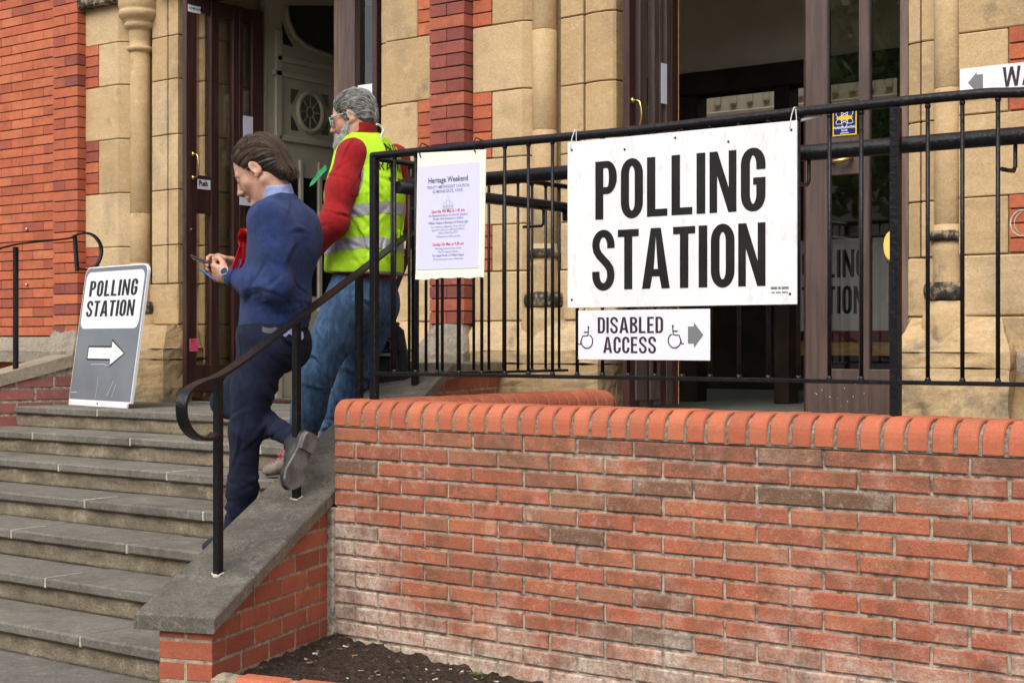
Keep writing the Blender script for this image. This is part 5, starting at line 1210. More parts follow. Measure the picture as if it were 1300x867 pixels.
# ================================================================== PEOPLE
class Sdf:
    def __init__(s, lo, hi, h):
        s.h = h; s.o = np.array(lo, float); n = np.ceil((np.array(hi)-s.o)/h).astype(int)+1; s.n = n
        s.D = np.full(tuple(n), 9.0, np.float32)
        s.ax = [s.o[i]+h*np.arange(n[i]) for i in range(3)]
    def blk(s, lo, hi):
        a = np.maximum(0, np.floor((np.array(lo)-s.o)/s.h).astype(int)); b = np.minimum(s.n, np.ceil((np.array(hi)-s.o)/s.h).astype(int)+1)
        if np.any(b <= a): return None, None
        sl = tuple(slice(i, j) for i, j in zip(a, b))
        return sl, np.stack(np.meshgrid(*[s.ax[i][sl[i]] for i in range(3)], indexing='ij'), -1)
    def put(s, sl, d, k, sub=False):
        A = s.D[sl]
        if sub: d = -d; hh = np.clip(.5-.5*(d-A)/k, 0, 1); s.D[sl] = A*hh*0+(d+(A-d)*hh)+k*hh*(1-hh) if False else np.maximum(A, d)+k*.25*np.maximum(0, 1-np.abs(A-d)/k)**2
        else: s.D[sl] = np.minimum(A, d)-k*.25*np.maximum(0, 1-np.abs(A-d)/k)**2
    def cap(s, a, b, ra, rb=None, k=.02, n=None, q=1.0, sub=False):
        """tapered capsule; q<1 flattens it along n"""
        rb = ra if rb is None else rb; a = np.array(a, float); b = np.array(b, float); m = max(ra, rb)+k+.03
        sl, P = s.blk(np.minimum(a, b)-m, np.maximum(a, b)+m)
        if sl is None: return
        ab = b-a; t = np.clip(((P-a)@ab)/(ab@ab+1e-12), 0, 1); V = P-a-t[..., None]*ab; d2 = (V*V).sum(-1)
        if n is not None: n = np.array(n, float); n = n/np.linalg.norm(n); d2 = d2+((V@n)**2)*(1/q**2-1)
        s.put(sl, np.sqrt(d2)-(ra+(rb-ra)*t), k, sub)
    def chain(s, pts, rs, k=.02, **kw):
        for (a, ra), (b, rb) in zip(list(zip(pts, rs)), list(zip(pts, rs))[1:]): s.cap(a, b, ra, rb, k, **kw)
    def ell(s, c, A, r, k=.02, sub=False):
        c = np.array(c, float); A = np.array(A, float); r = np.array(r, float); m = max(r)+k+.03
        sl, P = s.blk(c-m, c+m)
        if sl is None: return
        L = (P-c)@A.T; k0 = np.sqrt(((L/r)**2).sum(-1)); k1 = np.sqrt(((L/r**2)**2).sum(-1))+1e-9; s.put(sl, k0*(k0-1)/k1, k, sub)
    def keep(s, p, n, k=.004):
        """keep the side n points away from"""
        n = np.array(n, float); n /= np.linalg.norm(n); sl, P = s.blk(s.o, s.o+s.h*s.n); d = (P-np.array(p))@n; s.D[:] = np.maximum(s.D, d)
    def disp(s, fn, band=.03):
        i = np.argwhere(np.abs(s.D) < band); P = s.o+s.h*i; s.D[tuple(i.T)] += fn(P).astype(np.float32)
    def mesh(s, name, mat, parent, smooth=1, hollow=False):
        D = s.D; D[0] = D[-1] = 1; D[:, 0] = D[:, -1] = 1; D[:, :, 0] = D[:, :, -1] = 1
        S = D < 0; c = np.zeros(tuple(s.n-1), np.int8)
        for i in (0, 1):
            for j in (0, 1):
                for k in (0, 1): c += S[i:S.shape[0]-1+i, j:S.shape[1]-1+j, k:S.shape[2]-1+k]
        I = np.argwhere((c > 0) & (c < 8)); pos = np.zeros((len(I), 3)); cnt = np.zeros(len(I))
        for ax in range(3):
            o1, o2 = [x for x in range(3) if x != ax]
            for u in (0, 1):
                for v in (0, 1):
                    A = I.copy(); A[:, o1] += u; A[:, o2] += v; B = A.copy(); B[:, ax] += 1
                    da = D[tuple(A.T)]; db = D[tuple(B.T)]; m = (da < 0) != (db < 0); t = np.where(m, da/(da-db+1e-20), 0)
                    p = (A-I).astype(float); p[:, ax] = t; pos[m] += p[m]; cnt += m
        V = s.o+s.h*(I+pos/cnt[:, None]); vid = np.full(tuple(s.n-1), -1, np.int32); vid[tuple(I.T)] = np.arange(len(I)); F = []
        for ax in range(3):
            o1, o2 = [x for x in range(3) if x != ax]
            a = [slice(None)]*3; b = [slice(None)]*3; a[ax] = slice(0, -1); b[ax] = slice(1, None); X = S[tuple(a)] != S[tuple(b)]
            E = np.argwhere(X); E = E[(E[:, o1] > 0) & (E[:, o2] > 0) & (E[:, o1] < s.n[o1]-1) & (E[:, o2] < s.n[o2]-1)]
            q = []
            for u, v in ((-1, -1), (0, -1), (0, 0), (-1, 0)):
                C = E.copy(); C[:, o1] += u; C[:, o2] += v; q.append(vid[tuple(C.T)])
            q = np.stack(q, 1); fl = S[tuple(E.T)]
            if ax == 1: fl = ~fl
            q[~fl] = q[~fl][:, ::-1]; F.append(q)
        F = np.concatenate(F); F = F[(F >= 0).all(1)]
        for _ in range(smooth):
            acc = np.zeros_like(V); n_ = np.zeros(len(V))
            for i in range(4):
                np.add.at(acc, F[:, i], V[F[:, (i+1) % 4]]); np.add.at(acc, F[:, (i+1) % 4], V[F[:, i]]); np.add.at(n_, F[:, i], 1); np.add.at(n_, F[:, (i+1) % 4], 1)
            V = V*.45+acc/np.maximum(n_, 1)[:, None]*.55
        s.V, s.F = V, F
        me = bpy.data.meshes.new(name); me.from_pydata(V.tolist(), [], F.tolist()); me.polygons.foreach_set('use_smooth', [True]*len(F))
        for mm in (mat if isinstance(mat, (list, tuple)) else [mat]): me.materials.append(mm)
        me.update(); return link(name, me, parent)
def nz(v): v = np.array(v, float); return v/np.linalg.norm(v)
def waves(seed, f0=6, n=7, g=1.7):
    r = np.random.RandomState(seed); W = [(nz(r.randn(3))*f0*g**(i*.5)*2, r.rand()*6.3, g**(-i*.45)) for i in range(n)]
    return lambda P: sum(a*np.sin(P@w+p) for w, p, a in W)/n
def bbox(pts, m): pts = np.array(pts); return pts.min(0)-m, pts.max(0)+m

def fabric(name, col, weave=700, rough=.9, fuzz=.25, var=.2, wr=None, stretch=None):
    t = NT(name); n = t.noise(18, 5, .65, stretch); n2 = t.noise(5, 3, .6)
    c = t.ramp(n, [(.3, tuple(q*(1-var) for q in col)), (.7, tuple(min(1, q*(1+var)) for q in col))]); c = t.mix(t.fr(n2, .4, .7, 0, .25), c, tuple(q*.7 for q in col))
    c = t.grain(c, .16, 150)
    h = t.math('ADD', t.noise(weave, 2, .6), t.math('MULTIPLY', t.noise(30, 4, .6, stretch), 1.5)); t.bump(h, .0022, .6)
    t.b.inputs['Sheen Weight'].default_value = fuzz; t.b.inputs['Sheen Roughness'].default_value = .5; return t.done(c, rough, .2)
def skin_mat(name, col, red):
    t = NT(name); n = t.noise(22, 5, .6); c = t.mix(t.fr(n, .35, .7, 0, .55), col, red); c = t.mix(t.fr(t.noise(90, 4, .6), .55, .75, 0, .25), c, tuple(q*.7 for q in red))
    t.bump(t.noise(260, 4, .6), .0008, .5); t.b.inputs['Subsurface Weight'].default_value = .10; t.b.inputs['Subsurface Radius'].default_value = (.012, .005, .003); t.b.inputs['Subsurface Scale'].default_value = 1.0
    return t.done(c, .5, .4)
def hair_mat(name, a, b, rough=.42):
    t = NT(name); r = t.attr('tint'); n = t.noise(60, 4, .6); c = t.ramp(t.math('ADD', t.math('MULTIPLY', r, .8), t.math('MULTIPLY', n, .3)), [(.12, a), (.95, b)]); return t.done(c, rough, .4)
M['skin_a'] = skin_mat('fair_skin', (.56, .33, .23), (.50, .22, .15)); M['skin_b'] = skin_mat('ruddy_skin', (.55, .31, .22), (.50, .19, .13))
M['hair_brown'] = hair_mat('brown_hair', (.010, .006, .004), (.15, .095, .058), .5); M['hair_grey'] = hair_mat('grey_hair', (.05, .047, .044), (.62, .60, .57), .55); M['beard'] = hair_mat('grey_beard', (.24, .225, .21), (.72, .69, .65), .6)
M['jumper'] = fabric('royal_blue_knit', (.024, .044, .135), 900, .95, .08); M['chino'] = fabric('dark_navy_cotton', (.010, .014, .034), 800, .9, .03, .25); M['shirt'] = fabric('pale_blue_cotton', (.36, .43, .72), 800, .85, .1)
M['red_wool'] = fabric('red_fleece', (.30, .012, .014), 500, .95, .08, .10); M['jeans'] = fabric('blue_denim', (.055, .11, .205), 600, .9, .05, .30, stretch=(2.5, 2.5, .8))
def hivis_mat():
    t = NT('hi_vis_yellow'); n = t.noise(6, 4, .6); c = t.ramp(n, [(.3, (.40, .74, .012)), (.7, (.48, .84, .025))]); t.bump(t.math('ADD', t.noise(420, 2), t.math('MULTIPLY', t.noise(22, 5), 3)), .002, .6)
    return t.done(c, .65, .3)
M['hivis'] = hivis_mat(); M['reflective'] = simple('grey_reflective_tape', (.36, .36, .385), .38, .12, 30, .0005, 120, .5)
M['vest_edge'] = simple('grey_binding', (.20, .20, .21), .8, .15, 30); M['shoe_navy'] = simple('navy_suede', (.020, .022, .035), .85, .2, 30, .0015, 200)
M['sole_grey'] = simple('worn_grey_sole', (.17, .16, .15), .8, .3, 14, .002, 70); M['upper_dark'] = simple('dark_shoe_leather', (.03, .028, .028), .5, .2, 20)
M['suede'] = simple('taupe_suede', (.215, .175, .145), .9, .2, 25, .0015, 160); M['rubber'] = simple('dark_rubber', (.035, .035, .038), .75, .2, 30); M['lace'] = simple('pink_lace', (.72, .05, .19), .7, .1, 20)
M['rosette'] = simple('red_satin', (.68, .010, .014), .38, .15, 30, .001, 60, .5); M['phone'] = simple('black_phone', (.012, .012, .014), .22, .1, 5, spec=.6); M['phone_blue'] = simple('blue_phone', (.05, .20, .55), .25, .1, 5, spec=.6)
M['specs'] = simple('pale_teal_frame', (.30, .50, .47), .35, .05, 5, spec=.5); M['bag'] = fabric('black_nylon', (.012, .012, .014), 700, .7, .1); M['bag_trim'] = simple('grey_webbing', (.17, .17, .175), .8, .15, 40)
M['green_ribbon'] = simple('green_satin', (.03, .30, .11), .4, .15, 20); M['strap_white'] = simple('white_elastic', (.62, .66, .58), .8, .1, 20); M['lip'] = M['skin_a']; M['belt'] = simple('grey_belt', (.10, .10, .11), .6, .1, 20); M['eye'] = simple('eye_white', (.62, .58, .54), .3, .02, 5); M['lens'] = simple('dark_lens', (.05, .06, .06), .12, .1, 4, spec=.6)

def head(S, c, f, l, u, sc, part=None, mouth=True):
    """skull, face, ears on the frame f (front) l (left) u (up)"""
    A = np.array([f, l, u]); p = lambda a, b, d: c+sc*(f*a+l*b+u*d)
    S.ell(p(-.010, 0, .036), A, np.array([.098, .076, .088])*sc, .02); S.ell(p(.034, 0, -.022), A, np.array([.062, .060, .086])*sc, .03)
    for s in (-1, 1):
        S.cap(p(-.008, s*.050, -.055), p(.062, s*.014, -.108), .021*sc, .017*sc, .03); S.cap(p(.052, s*.043, -.030), p(.066, s*.034, -.040), .018*sc, .014*sc, .025)
        S.cap(p(.084, s*.012, .018), p(.074, s*.044, .016), .011*sc, .009*sc, .014)
    S.cap(p(.070, 0, -.106), p(.078, 0, -.104), .021*sc, .019*sc, .02)
    for s in (-1, 1): S.ell(p(.099, s*.032, -.001), A, np.array([.017, .017, .011])*sc, .010, sub=True)
    for s in (-1, 1): S.ell(p(.078, s*.031, -.003), A, np.array([.0135, .0140, .0125])*sc, .004); S.cap(p(.086, s*.022, .001), p(.083, s*.042, .000), .0045*sc, .004*sc, .003)
    S.cap(p(.090, 0, .010), p(.113, 0, -.034), .0085*sc, .0105*sc, .010); S.ell(p(.114, 0, -.037), A, np.array([.013, .0115, .010])*sc, .006)
    for s in (-1, 1): S.ell(p(.101, s*.0135, -.042), A, np.array([.011, .0065, .008])*sc, .005)
    S.cap(p(.094, 0, -.046), p(.096, 0, -.062), .007*sc, .008*sc, .010)
    for s in (-1, 1):
        S.cap(p(.098, 0, -.067), p(.084, s*.024, -.070), .0062*sc, .0035*sc, .004); S.cap(p(.096, 0, -.078), p(.083, s*.022, -.074), .0070*sc, .0035*sc, .004)
    S.cap(p(.0995, -.03, -.0722), p(.0995, .03, -.0722), .0018*sc, .0018*sc, .002, sub=True)
    for s in (-1, 1):
        ea = np.array([nz(f*.95-u*.25), nz(l*s*.9-f*.35), nz(u*.95+f*.25)])
        S.ell(p(-.012, s*.079, -.004), ea, np.array([.019, .0075, .032])*sc, .006); S.ell(p(-.008, s*.088, -.006), ea, np.array([.011, .006, .019])*sc, .003, sub=True); S.ell(p(-.004, s*.077, -.032), ea, np.array([.010, .006, .009])*sc, .004)
def hand(S, W, d, pn, th, curl, L=1.0, thumb=(.6, .3), spread=.04):
    """palm plus four fingers and a thumb; d to the fingertips, pn out of the palm, th to the thumb side"""
    d, th = nz(d), nz(th); pn = nz(np.array(pn)-d*np.dot(pn, d)); th = nz(th-d*np.dot(th, d)-pn*np.dot(th, pn)); W = np.array(W)
    offs = (.031, .0105, -.0105, -.030); ln = (.95, 1.06, .98, .80)
    for o in offs: S.cap(W+th*o*.62+d*.008, W+d*.082*L+th*o, .0145, .0125, .010, n=None)
    S.cap(W-d*.03, W+d*.02, .027, .028, .02, n=pn, q=.72)
    for i, o in enumerate(offs):
        p = W+d*(.084-.006*abs(o)/.03)*L+th*o; a = 0; q = p; dirb = nz(d+th*o*spread/.03)
        for j, (sl, c_) in enumerate(zip((.043, .027, .021), curl[i])):
            a += c_; dv_ = dirb*math.cos(a)+pn*math.sin(a); n_ = q+dv_*sl*ln[i]*L; r0 = (.0098, .0088, .0080)[j]; S.cap(q, n_, r0, r0-.0008, .005); q = n_
    t0 = W+d*.022*L+th*.028+pn*.008; t1 = t0+nz(d*.75+th*thumb[0]+pn*thumb[1])*.040*L; t2 = t1+nz(d*.9+th*.12+pn*thumb[1]*.9)*.030*L; t3 = t2+nz(d+pn*.4-th*.1)*.022*L
    S.chain([t0, t1, t2, t3], [.016, .0115, .0098, .0085], .008)
def hair_strands(name, mat, parent, rows, width):
    mb = MB()
    for P in rows:
        P = [np.array(p) for p in P]; k = len(P); t = rnd.random(); up_ = nz(P[k//2]-np.mean(P, axis=0)+1e-6)
        mb.tube(P, [max(.0003, width*math.sin(math.pi*(i+.6)/(k+.2))) for i in range(k)], 5, cap=False, tint=t)
    return mb.build(name, mat, parent, recalc=False)
def fold(A, freq, dirv, dir2, mask, sharp=3, seed=0):
    """a cluster of irregular creases across dirv inside the ball mask=(centre, radius)"""
    c0, r = mask; g = np.random.RandomState(int(seed*131+freq*7+A*1e5+abs(c0[2])*997) % 99991); ax = nz(dirv); C = []
    for i in range(int(5+r*40)):
        c = c0+g.randn(3)*r*.55; n = nz(ax+g.randn(3)*.38); t = nz(np.cross(n, g.randn(3))); C.append((c, n, t, np.cross(n, t), g.uniform(.005, .010), g.uniform(.35, .85)*r, g.uniform(.35, 1)*A*.62, g.uniform(-4, 4)))
    def f(P):
        d = np.zeros(len(P))
        for c, n, t, b, w, L, a, kp in C:
            V = P-c; u = V@t; v = V@b; q = V@n+kp*(u*u+v*v)
            e = np.exp(-(u/L)**2-(v/L)**2); d += a*e*(np.exp(-(q/w)**2)-.75*np.exp(-((q-1.9*w)/(1.3*w))**2))
        return d
    return f
def ball(c, r): return np.array(c, float), r

# ------------------------------------------------------------------ the man in the blue jumper
D1 = 6.48
J = lambda x, y, D=D1: at(x, y, D)
f1 = nz(-RT*.94+FW*.34); l1 = np.cross(UP, f1)
pel, wai, che, nkb = J(345, 428), J(351, 388), J(358, 318), J(353, 256)
shL = J(360, 279)+l1*.162; shR = J(360, 279)-l1*.178
elL, wrL = J(350, 363, 6.29), J(293, 351.5, 6.40); elR, wrR = J(350, 364, 6.70), J(302, 339, 6.56)
hpL, knL, anL = J(336, 434, 6.42), J(312, 548, 6.40), J(300, 672, 6.47)
hpR, knR, anR = J(352, 434, 6.58), J(287, 511, 6.63), J(384, 562, 6.27)
hc1 = J(330.5, 216.5, D1); pit = R(29); fh = nz(-RT*math.cos(pit)*.97+FW*.24*math.cos(pit)-UP*math.sin(pit)); uh = nz(UP-fh*np.dot(UP, fh)); lh = np.cross(uh, fh); HS = 1.11
m1 = thing('person', 'man in navy blue jumper looking down at his phone on the steps', 'person', [*(anL[:2]), ZL-4*RISE])
lo, hi = bbox([pel, nkb, shL, shR, elL, wrL, elR, wrR, knL, anL, knR, anR, hc1, J(262, 700, 6.45), J(240, 330, 6.5), J(370, 626, 6.17)], .16)
S = Sdf(lo, hi, .0042)
head(S, hc1, fh, lh, uh, HS)
S.cap(hc1-fh*.030-uh*.05, nkb+UP*.01, .056, .060, .03)
S.cap(nkb, che, .07, .105, .05, n=f1, q=.8); S.cap(che, pel, .115, .12, .05, n=f1, q=.8); S.cap(shL, shR, .05, .05, .05)
S.chain([shL, elL, wrL], [.045, .036, .027], .02); S.chain([shR, elR, wrR], [.045, .036, .027], .02)
S.chain([hpL, knL, anL], [.078, .052, .036], .03); S.chain([hpR, knR, anR], [.078, .052, .036], .03)
S.cap(anL, J(282, 692, 6.46), .030, .022, .02); S.cap(anR, J(385, 582, 6.24), .028, .018, .02)
hand(S, wrL+nz(J(276, 346, 6.46)-wrL)*.022, J(268, 345, 6.47)-wrL, FW*.8+UP*.35-RT*.1, UP, [(.75, .95, .6), (.85, 1.0, .6), (.9, 1.05, .6), (.95, 1.1, .6)], .98, (.25, .5))
hand(S, wrR+nz(J(287, 334, 6.55)-wrR)*.01, J(270, 333, 6.54)-wrR, -FW*.75-UP*.35, UP*.8+FW*.2, [(.5, .7, .5), (.6, .8, .5), (.65, .8, .5), (.7, .9, .5)], .98, (.30, .6))
body1 = S.mesh('body', M['skin_a'], m1, 1)
# eyes half closed, brows
p1h = lambda a, b, d: hc1+HS*(fh*a+lh*b+uh*d)
mb = MB()
for s in (-1, 1):
    P = [p1h(.098, s*.012, .020), p1h(.095, s*.024, .026), p1h(.084, s*.042, .023)]; mb.tube(P, [.0032, .0036, .0015], 6)
    mb.tube([p1h(.0935, s*.022, -.004), p1h(.0935, s*.031, -.006), p1h(.088, s*.041, -.005)], [.0008, .0014, .0008], 6)
mb.build('eyebrow', M['hair_brown'], body1)
# hair, combed back
S = Sdf(hc1-.17, hc1+.17, .003); A = np.array([fh, lh, uh])
S.ell(p1h(-.014, 0, .040), A, np.array([.108, .085, .096])*HS, .02); S.ell(p1h(-.072, 0, -.012), A, np.array([.046, .068, .075])*HS, .03); S.ell(p1h(-.092, 0, -.060), A, np.array([.032, .056, .040])*HS, .02)
S.cap(p1h(.012, .072, .02), p1h(.006, .074, -.022), .010, .006, .012); S.cap(p1h(.012, -.072, .02), p1h(.006, -.074, -.022), .010, .006, .012)
sl, P = S.blk(S.o, S.o+S.h*S.n); Lc = ((P-hc1)@A.T)/HS; F_, L_, U_ = Lc[..., 0], Lc[..., 1], Lc[..., 2]
line = F_*.80-U_*.60-.003+.010*np.cos(L_*42)
side = np.where(np.abs(L_) > .05, np.maximum(line, -9), line)
S.D[:] = np.maximum(S.D, side*.9*HS)
for s in (-1, 1): S.ell(p1h(-.006, s*.088, -.014), A, np.array([.026, .022, .036])*HS, .008, sub=True)
S.keep(p1h(-.08, 0, -.088), -uh+fh*.2)
wv = waves(5, 9)
def comb(P):
    q = ((P-hc1)@A.T)/HS; ph = np.arctan2(q[:, 1], q[:, 2]+.03)
    return (.0016*np.sin(ph*31+q[:, 0]*20+7*wv(P))+.0009*np.sin(ph*70+q[:, 0]*35+9*wv(P)))*np.clip((q[:, 2]+.09)*9, .15, 1)
S.disp(comb); hair1 = S.mesh('hair', M['hair_brown'], m1, 0)
rows = []
bv = BVHTree.FromPolygons([tuple(v) for v in S.V], [tuple(f) for f in S.F])
for i in range(1100):
    th = rnd.uniform(-1.75, 1.75); st = rnd.uniform(.0, .75) if rnd.random() < .6 else 0; P = []
    for k in range(9):
        t = st+(k/8)*rnd.uniform(.35, .4)*1.0; a = R(34+t*172); th2 = th*(1-.25*t); d = fh*math.cos(a)*1.0+uh*math.sin(a)*math.cos(th2)*1.0+lh*math.sin(th2)*max(.25, math.sin(a))
        if a > R(120): d = fh*math.cos(a)+uh*(math.sin(a)*math.cos(th2)-.25*(a-R(120)))+lh*math.sin(th2)*.8
        o_ = hc1-fh*.015+uh*.02; h_ = bv.ray_cast(Vector(o_+nz(d)*.3), Vector(-nz(d)))
        if h_[0] is None: break
        P.append(np.array(h_[0])+nz(d)*(.0004+.0022*rnd.random()*(1 if k < 6 else 1+1.6*(k-5)))+(nz(-fh*.6-uh*.8)*.006*(k-6)*rnd.random() if k > 6 else 0))
    P = [q for q in P if min(np.linalg.norm(q-p1h(-.008, s_*.088, -.016)) for s_ in (-1, 1)) > .050]
    if len(P) >= 5 and max(np.linalg.norm(a-b) for a, b in zip(P, P[1:])) < .05: rows.append(P)
hair_strands('hair_strands', M['hair_brown'], hair1, rows, .0010)
# shirt collar
S = Sdf(nkb-.16, nkb+.16, .0035); nk0 = hc1-fh*.035-uh*.065; ndr = nz(nk0-nkb)
cA = nkb-UP*.005+f1*.004; 
S.cap(cA, cA+ndr*.10, .080, .068, .01); S.cap(cA-ndr*.05, cA+ndr*.2, .066, .058, .006, sub=True); S.keep(cA+ndr*.078-f1*.0, ndr-f1*.10); S.keep(cA-ndr*.03, -ndr)
S.mesh('shirt_collar', M['shirt'], m1, 1)
# jumper
lo, hi = bbox([pel, nkb, shL, shR, elL, wrL, elR, wrR], .17); S = Sdf(lo, hi, .0048)
S.cap(nkb-UP*.015, J(357, 285), .085, .125, .05, n=f1, q=.78); S.cap(J(358, 290), che-f1*.005, .150, .162, .05, n=f1, q=.76); S.cap(che, wai, .163, .156, .05, n=f1, q=.80); S.cap(wai, pel-UP*.0, .158, .160, .05, n=f1, q=.88)
S.cap(shL-l1*.02, shR+l1*.02, .062, .062, .05); S.ell(J(385, 300)-l1*.0, np.array([f1, l1, UP]), [.07, .12, .12], .05)
S.chain([shL-UP*.012, (shL+elL)/2+RT*.016, elL+RT*.006, (elL+wrL)/2-UP*.008, wrL-nz(wrL-elL)*.006], [.062, .060, .056, .047, .034], .06)
S.chain([shR, (shR+elR)/2, elR, (elR+wrR)/2, wrR], [.066, .060, .056, .048, .036], .03)
S.cap(shL-UP*.06-l1*.055-f1*.02, wai+l1*.045-f1*.01, .10, .105, .05); S.keep(J(342, 418), nz(-UP+RT*.04)); S.keep(nkb+UP*.016-f1*.012, nz(UP+f1*.35), .002) if False else None
sl, P = S.blk(nkb-.14, nkb+.16); d = np.maximum(S.D[sl], (P-(nkb+UP*.012))@nz(UP*.9+f1*.42)); near = np.linalg.norm(P-nkb, axis=-1) < .125; S.D[sl] = np.where(near, d, S.D[sl])
w1 = waves(21, 5)
S.disp(lambda P: .0022*w1(P)*2)
S.disp(fold(.010, 55, nz(elL-shL)*.8-nz(wrL-elL)*.5, FW, ball(elL-FW*.03+UP*.035-RT*.03, .05)))
S.disp(fold(.005, 48, nz(wrL-elL), UP, ball((elL+wrL)/2-FW*.03, .07), seed=1)); S.disp(fold(.014, 42, UP*.9+RT*.5, FW, ball(wai+RT*.08-UP*.03-FW*.1, .13), seed=2)); S.disp(fold(.012, 38, UP*.5-RT*.8, FW+RT, ball(J(376, 315, 6.36), .11), seed=3)); S.disp(fold(.012, 40, UP, RT, ball(J(350, 398, 6.33), .11), seed=5)); S.disp(fold(.010, 40, UP*.5+RT*.8, FW, ball(J(352, 320, 6.22), .08), seed=8))
jmp = S.mesh('jumper', M['jumper'], m1, 1)
bj = BVHTree.FromPolygons([tuple(v) for v in S.V], [tuple(f) for f in S.F])
def snap(bv, pts, off=.001):
    out = []
    for p in pts:
        q, n_, i_, d_ = bv.find_nearest(Vector(p)); out.append(np.array(q)+np.array(n_)*off)
    return out
mb = MB(); mb.tube(snap(bj, smooth([J(347, 256, 6.34), J(354, 270, 6.24), J(361, 290, 6.20), J(366, 308, 6.20), J(364, 324, 6.22)], 6), -.0012), .0022, 6); mb.build('armhole_seam', M['jumper'], jmp)
def ring_band(name, mat, par, c, ax_u, ax_v, ru, rv, up, h, th=.006, n=40, tilt=None):
    mb = MB(); vs = []
    for i in range(n):
        a = 2*math.pi*i/n; d = ax_u*math.cos(a)*ru+ax_v*math.sin(a)*rv; o = nz(d); 
        for hh, oo in ((0, 0), (h, 0), (h, -th), (0, -th)): vs.append(c+d+o*oo+up*hh)
    mb.add(vs, [[i*4+j, i*4+(j+1) % 4, ((i+1) % n)*4+(j+1) % 4, ((i+1) % n)*4+j] for i in range(n) for j in range(4)], smooth=True); return mb.build(name, mat, par)
# ribbed cuff
cd = nz(wrL-elL); cu_ = nz(np.cross(cd, UP)); cv_ = np.cross(cd, cu_)
ring_band('cuff', M['jumper'], m1, wrL-cd*.030, cu_, cv_, .040, .040, cd, .036, .010, 24)
# trousers
def trousers(par, mat, hip, legs, rads, h=.0048, top=None, seat=None, folds=(), name='trousers', hemcut=None, seed=3, wamp=.006):
    pts = [hip]+[p for L in legs for p in L]; lo, hi = bbox(pts, .17); S = Sdf(lo, hi, h)
    for L, r in zip(legs, rads): S.chain(L, r, .035)
    for c, A_, r_ in (seat or []): S.ell(c, A_, r_, .05)
    if top is not None: S.keep(*top)
    w_ = waves(seed, 5); S.disp(lambda P: wamp*w_(P)*2)
    for f_ in folds: S.disp(lambda P, f_=f_: 1.7*f_(P))
    return S.mesh(name, mat, par, 1)
FR1 = np.array([f1, l1, UP])
legdirL = nz(anL-knL)
tr1 = trousers(m1, M['chino'], pel, [[hpL, (hpL+knL)/2-UP*.0+f1*.008, knL, knL*.45+anL*.55-f1*.012, anL+UP*.012], [hpR, (hpR+knR)/2, knR, (knR+anR)/2, anR-nz(anR-knR)*.03]], [[.114, .090, .066, .063, .053], [.098, .076, .058, .050, .041]],
    top=(J(342, 408), UP-RT*.1), seat=[(pel+UP*.02, FR1, [.135, .165, .10]), (pel-f1*.055-l1*.05-UP*.04, FR1, [.095, .10, .105]), (pel-f1*.05+l1*.06-UP*.04, FR1, [.095, .10, .105])],
    folds=[fold(.010, 60, UP*.8+f1*.6, FW, ball(knL-f1*.02, .10)), fold(.011, 62, UP, FW, ball(anL+UP*.07, .10), seed=1), fold(.009, 45, UP*.7+RT*.7, FW, ball(hpL-UP*.14-f1*.05, .11), seed=2), fold(.008, 50, UP*.8-RT*.5, FW, ball(hpL+f1*.08-UP*.05, .09), seed=4), fold(.008, 60, nz(anR-knR), FW, ball((knR+anR)/2, .12), seed=3), fold(.007, 46, UP*.9+RT*.3, FW, ball((knL+anL)/2-f1*.02, .10), seed=6), fold(.006, 40, RT*.9+UP*.4, UP, ball(pel-f1*.12-UP*.02, .10), seed=7)])
mb = MB()     # side pocket seam and belt line
pk = [J(291, 430, 6.33), J(289, 445, 6.315), J(292, 462, 6.31)]
bvt = BVHTree.FromObject(tr1, bpy.context.evaluated_depsgraph_get())
def snap(bv, pts, off=.001):
    out = []
    for p in pts:
        q, n_, i_, d_ = bv.find_nearest(Vector(p)); out.append(np.array(q)+np.array(n_)*off)
    return out
mb.tube(snap(bvt, smooth([J(294, 421, 6.32), J(290, 440, 6.31), J(296, 462, 6.30), J(303, 474, 6.30)])), .0018, 6); mb.tube(snap(bvt, smooth([J(349, 446, 6.32), J(362, 449, 6.33), J(378, 452, 6.36)])), .002, 6); mb.pieces('pocket_seam', M['chino'], tr1)
mb = MB(); bp = snap(bvt, smooth([J(330, 415, 6.27), J(348, 415.5, 6.27), J(368, 418, 6.30), J(386, 422, 6.38)]), .002); mb.sweep(bp, UP, .022, .004); mb.build('belt', M['belt'], m1)
# shirt tail under the hem
mb = MB(); n = 10; tail = snap(bvt, [J(362+2.6*i, 415+.9*i, 6.28+.012*i) for i in range(n+1)], .006); vs = []
for i, p in enumerate(tail): vs += [p+UP*.012, p-UP*(.010+.016*math.sin(i*.9)**2)+nz(p-pel)*.004]
mb.add(vs, [[2*i, 2*i+2, 2*i+3, 2*i+1] for i in range(n)], smooth=True); mb.build('shirt_tail', M['shirt'], m1, recalc=False)
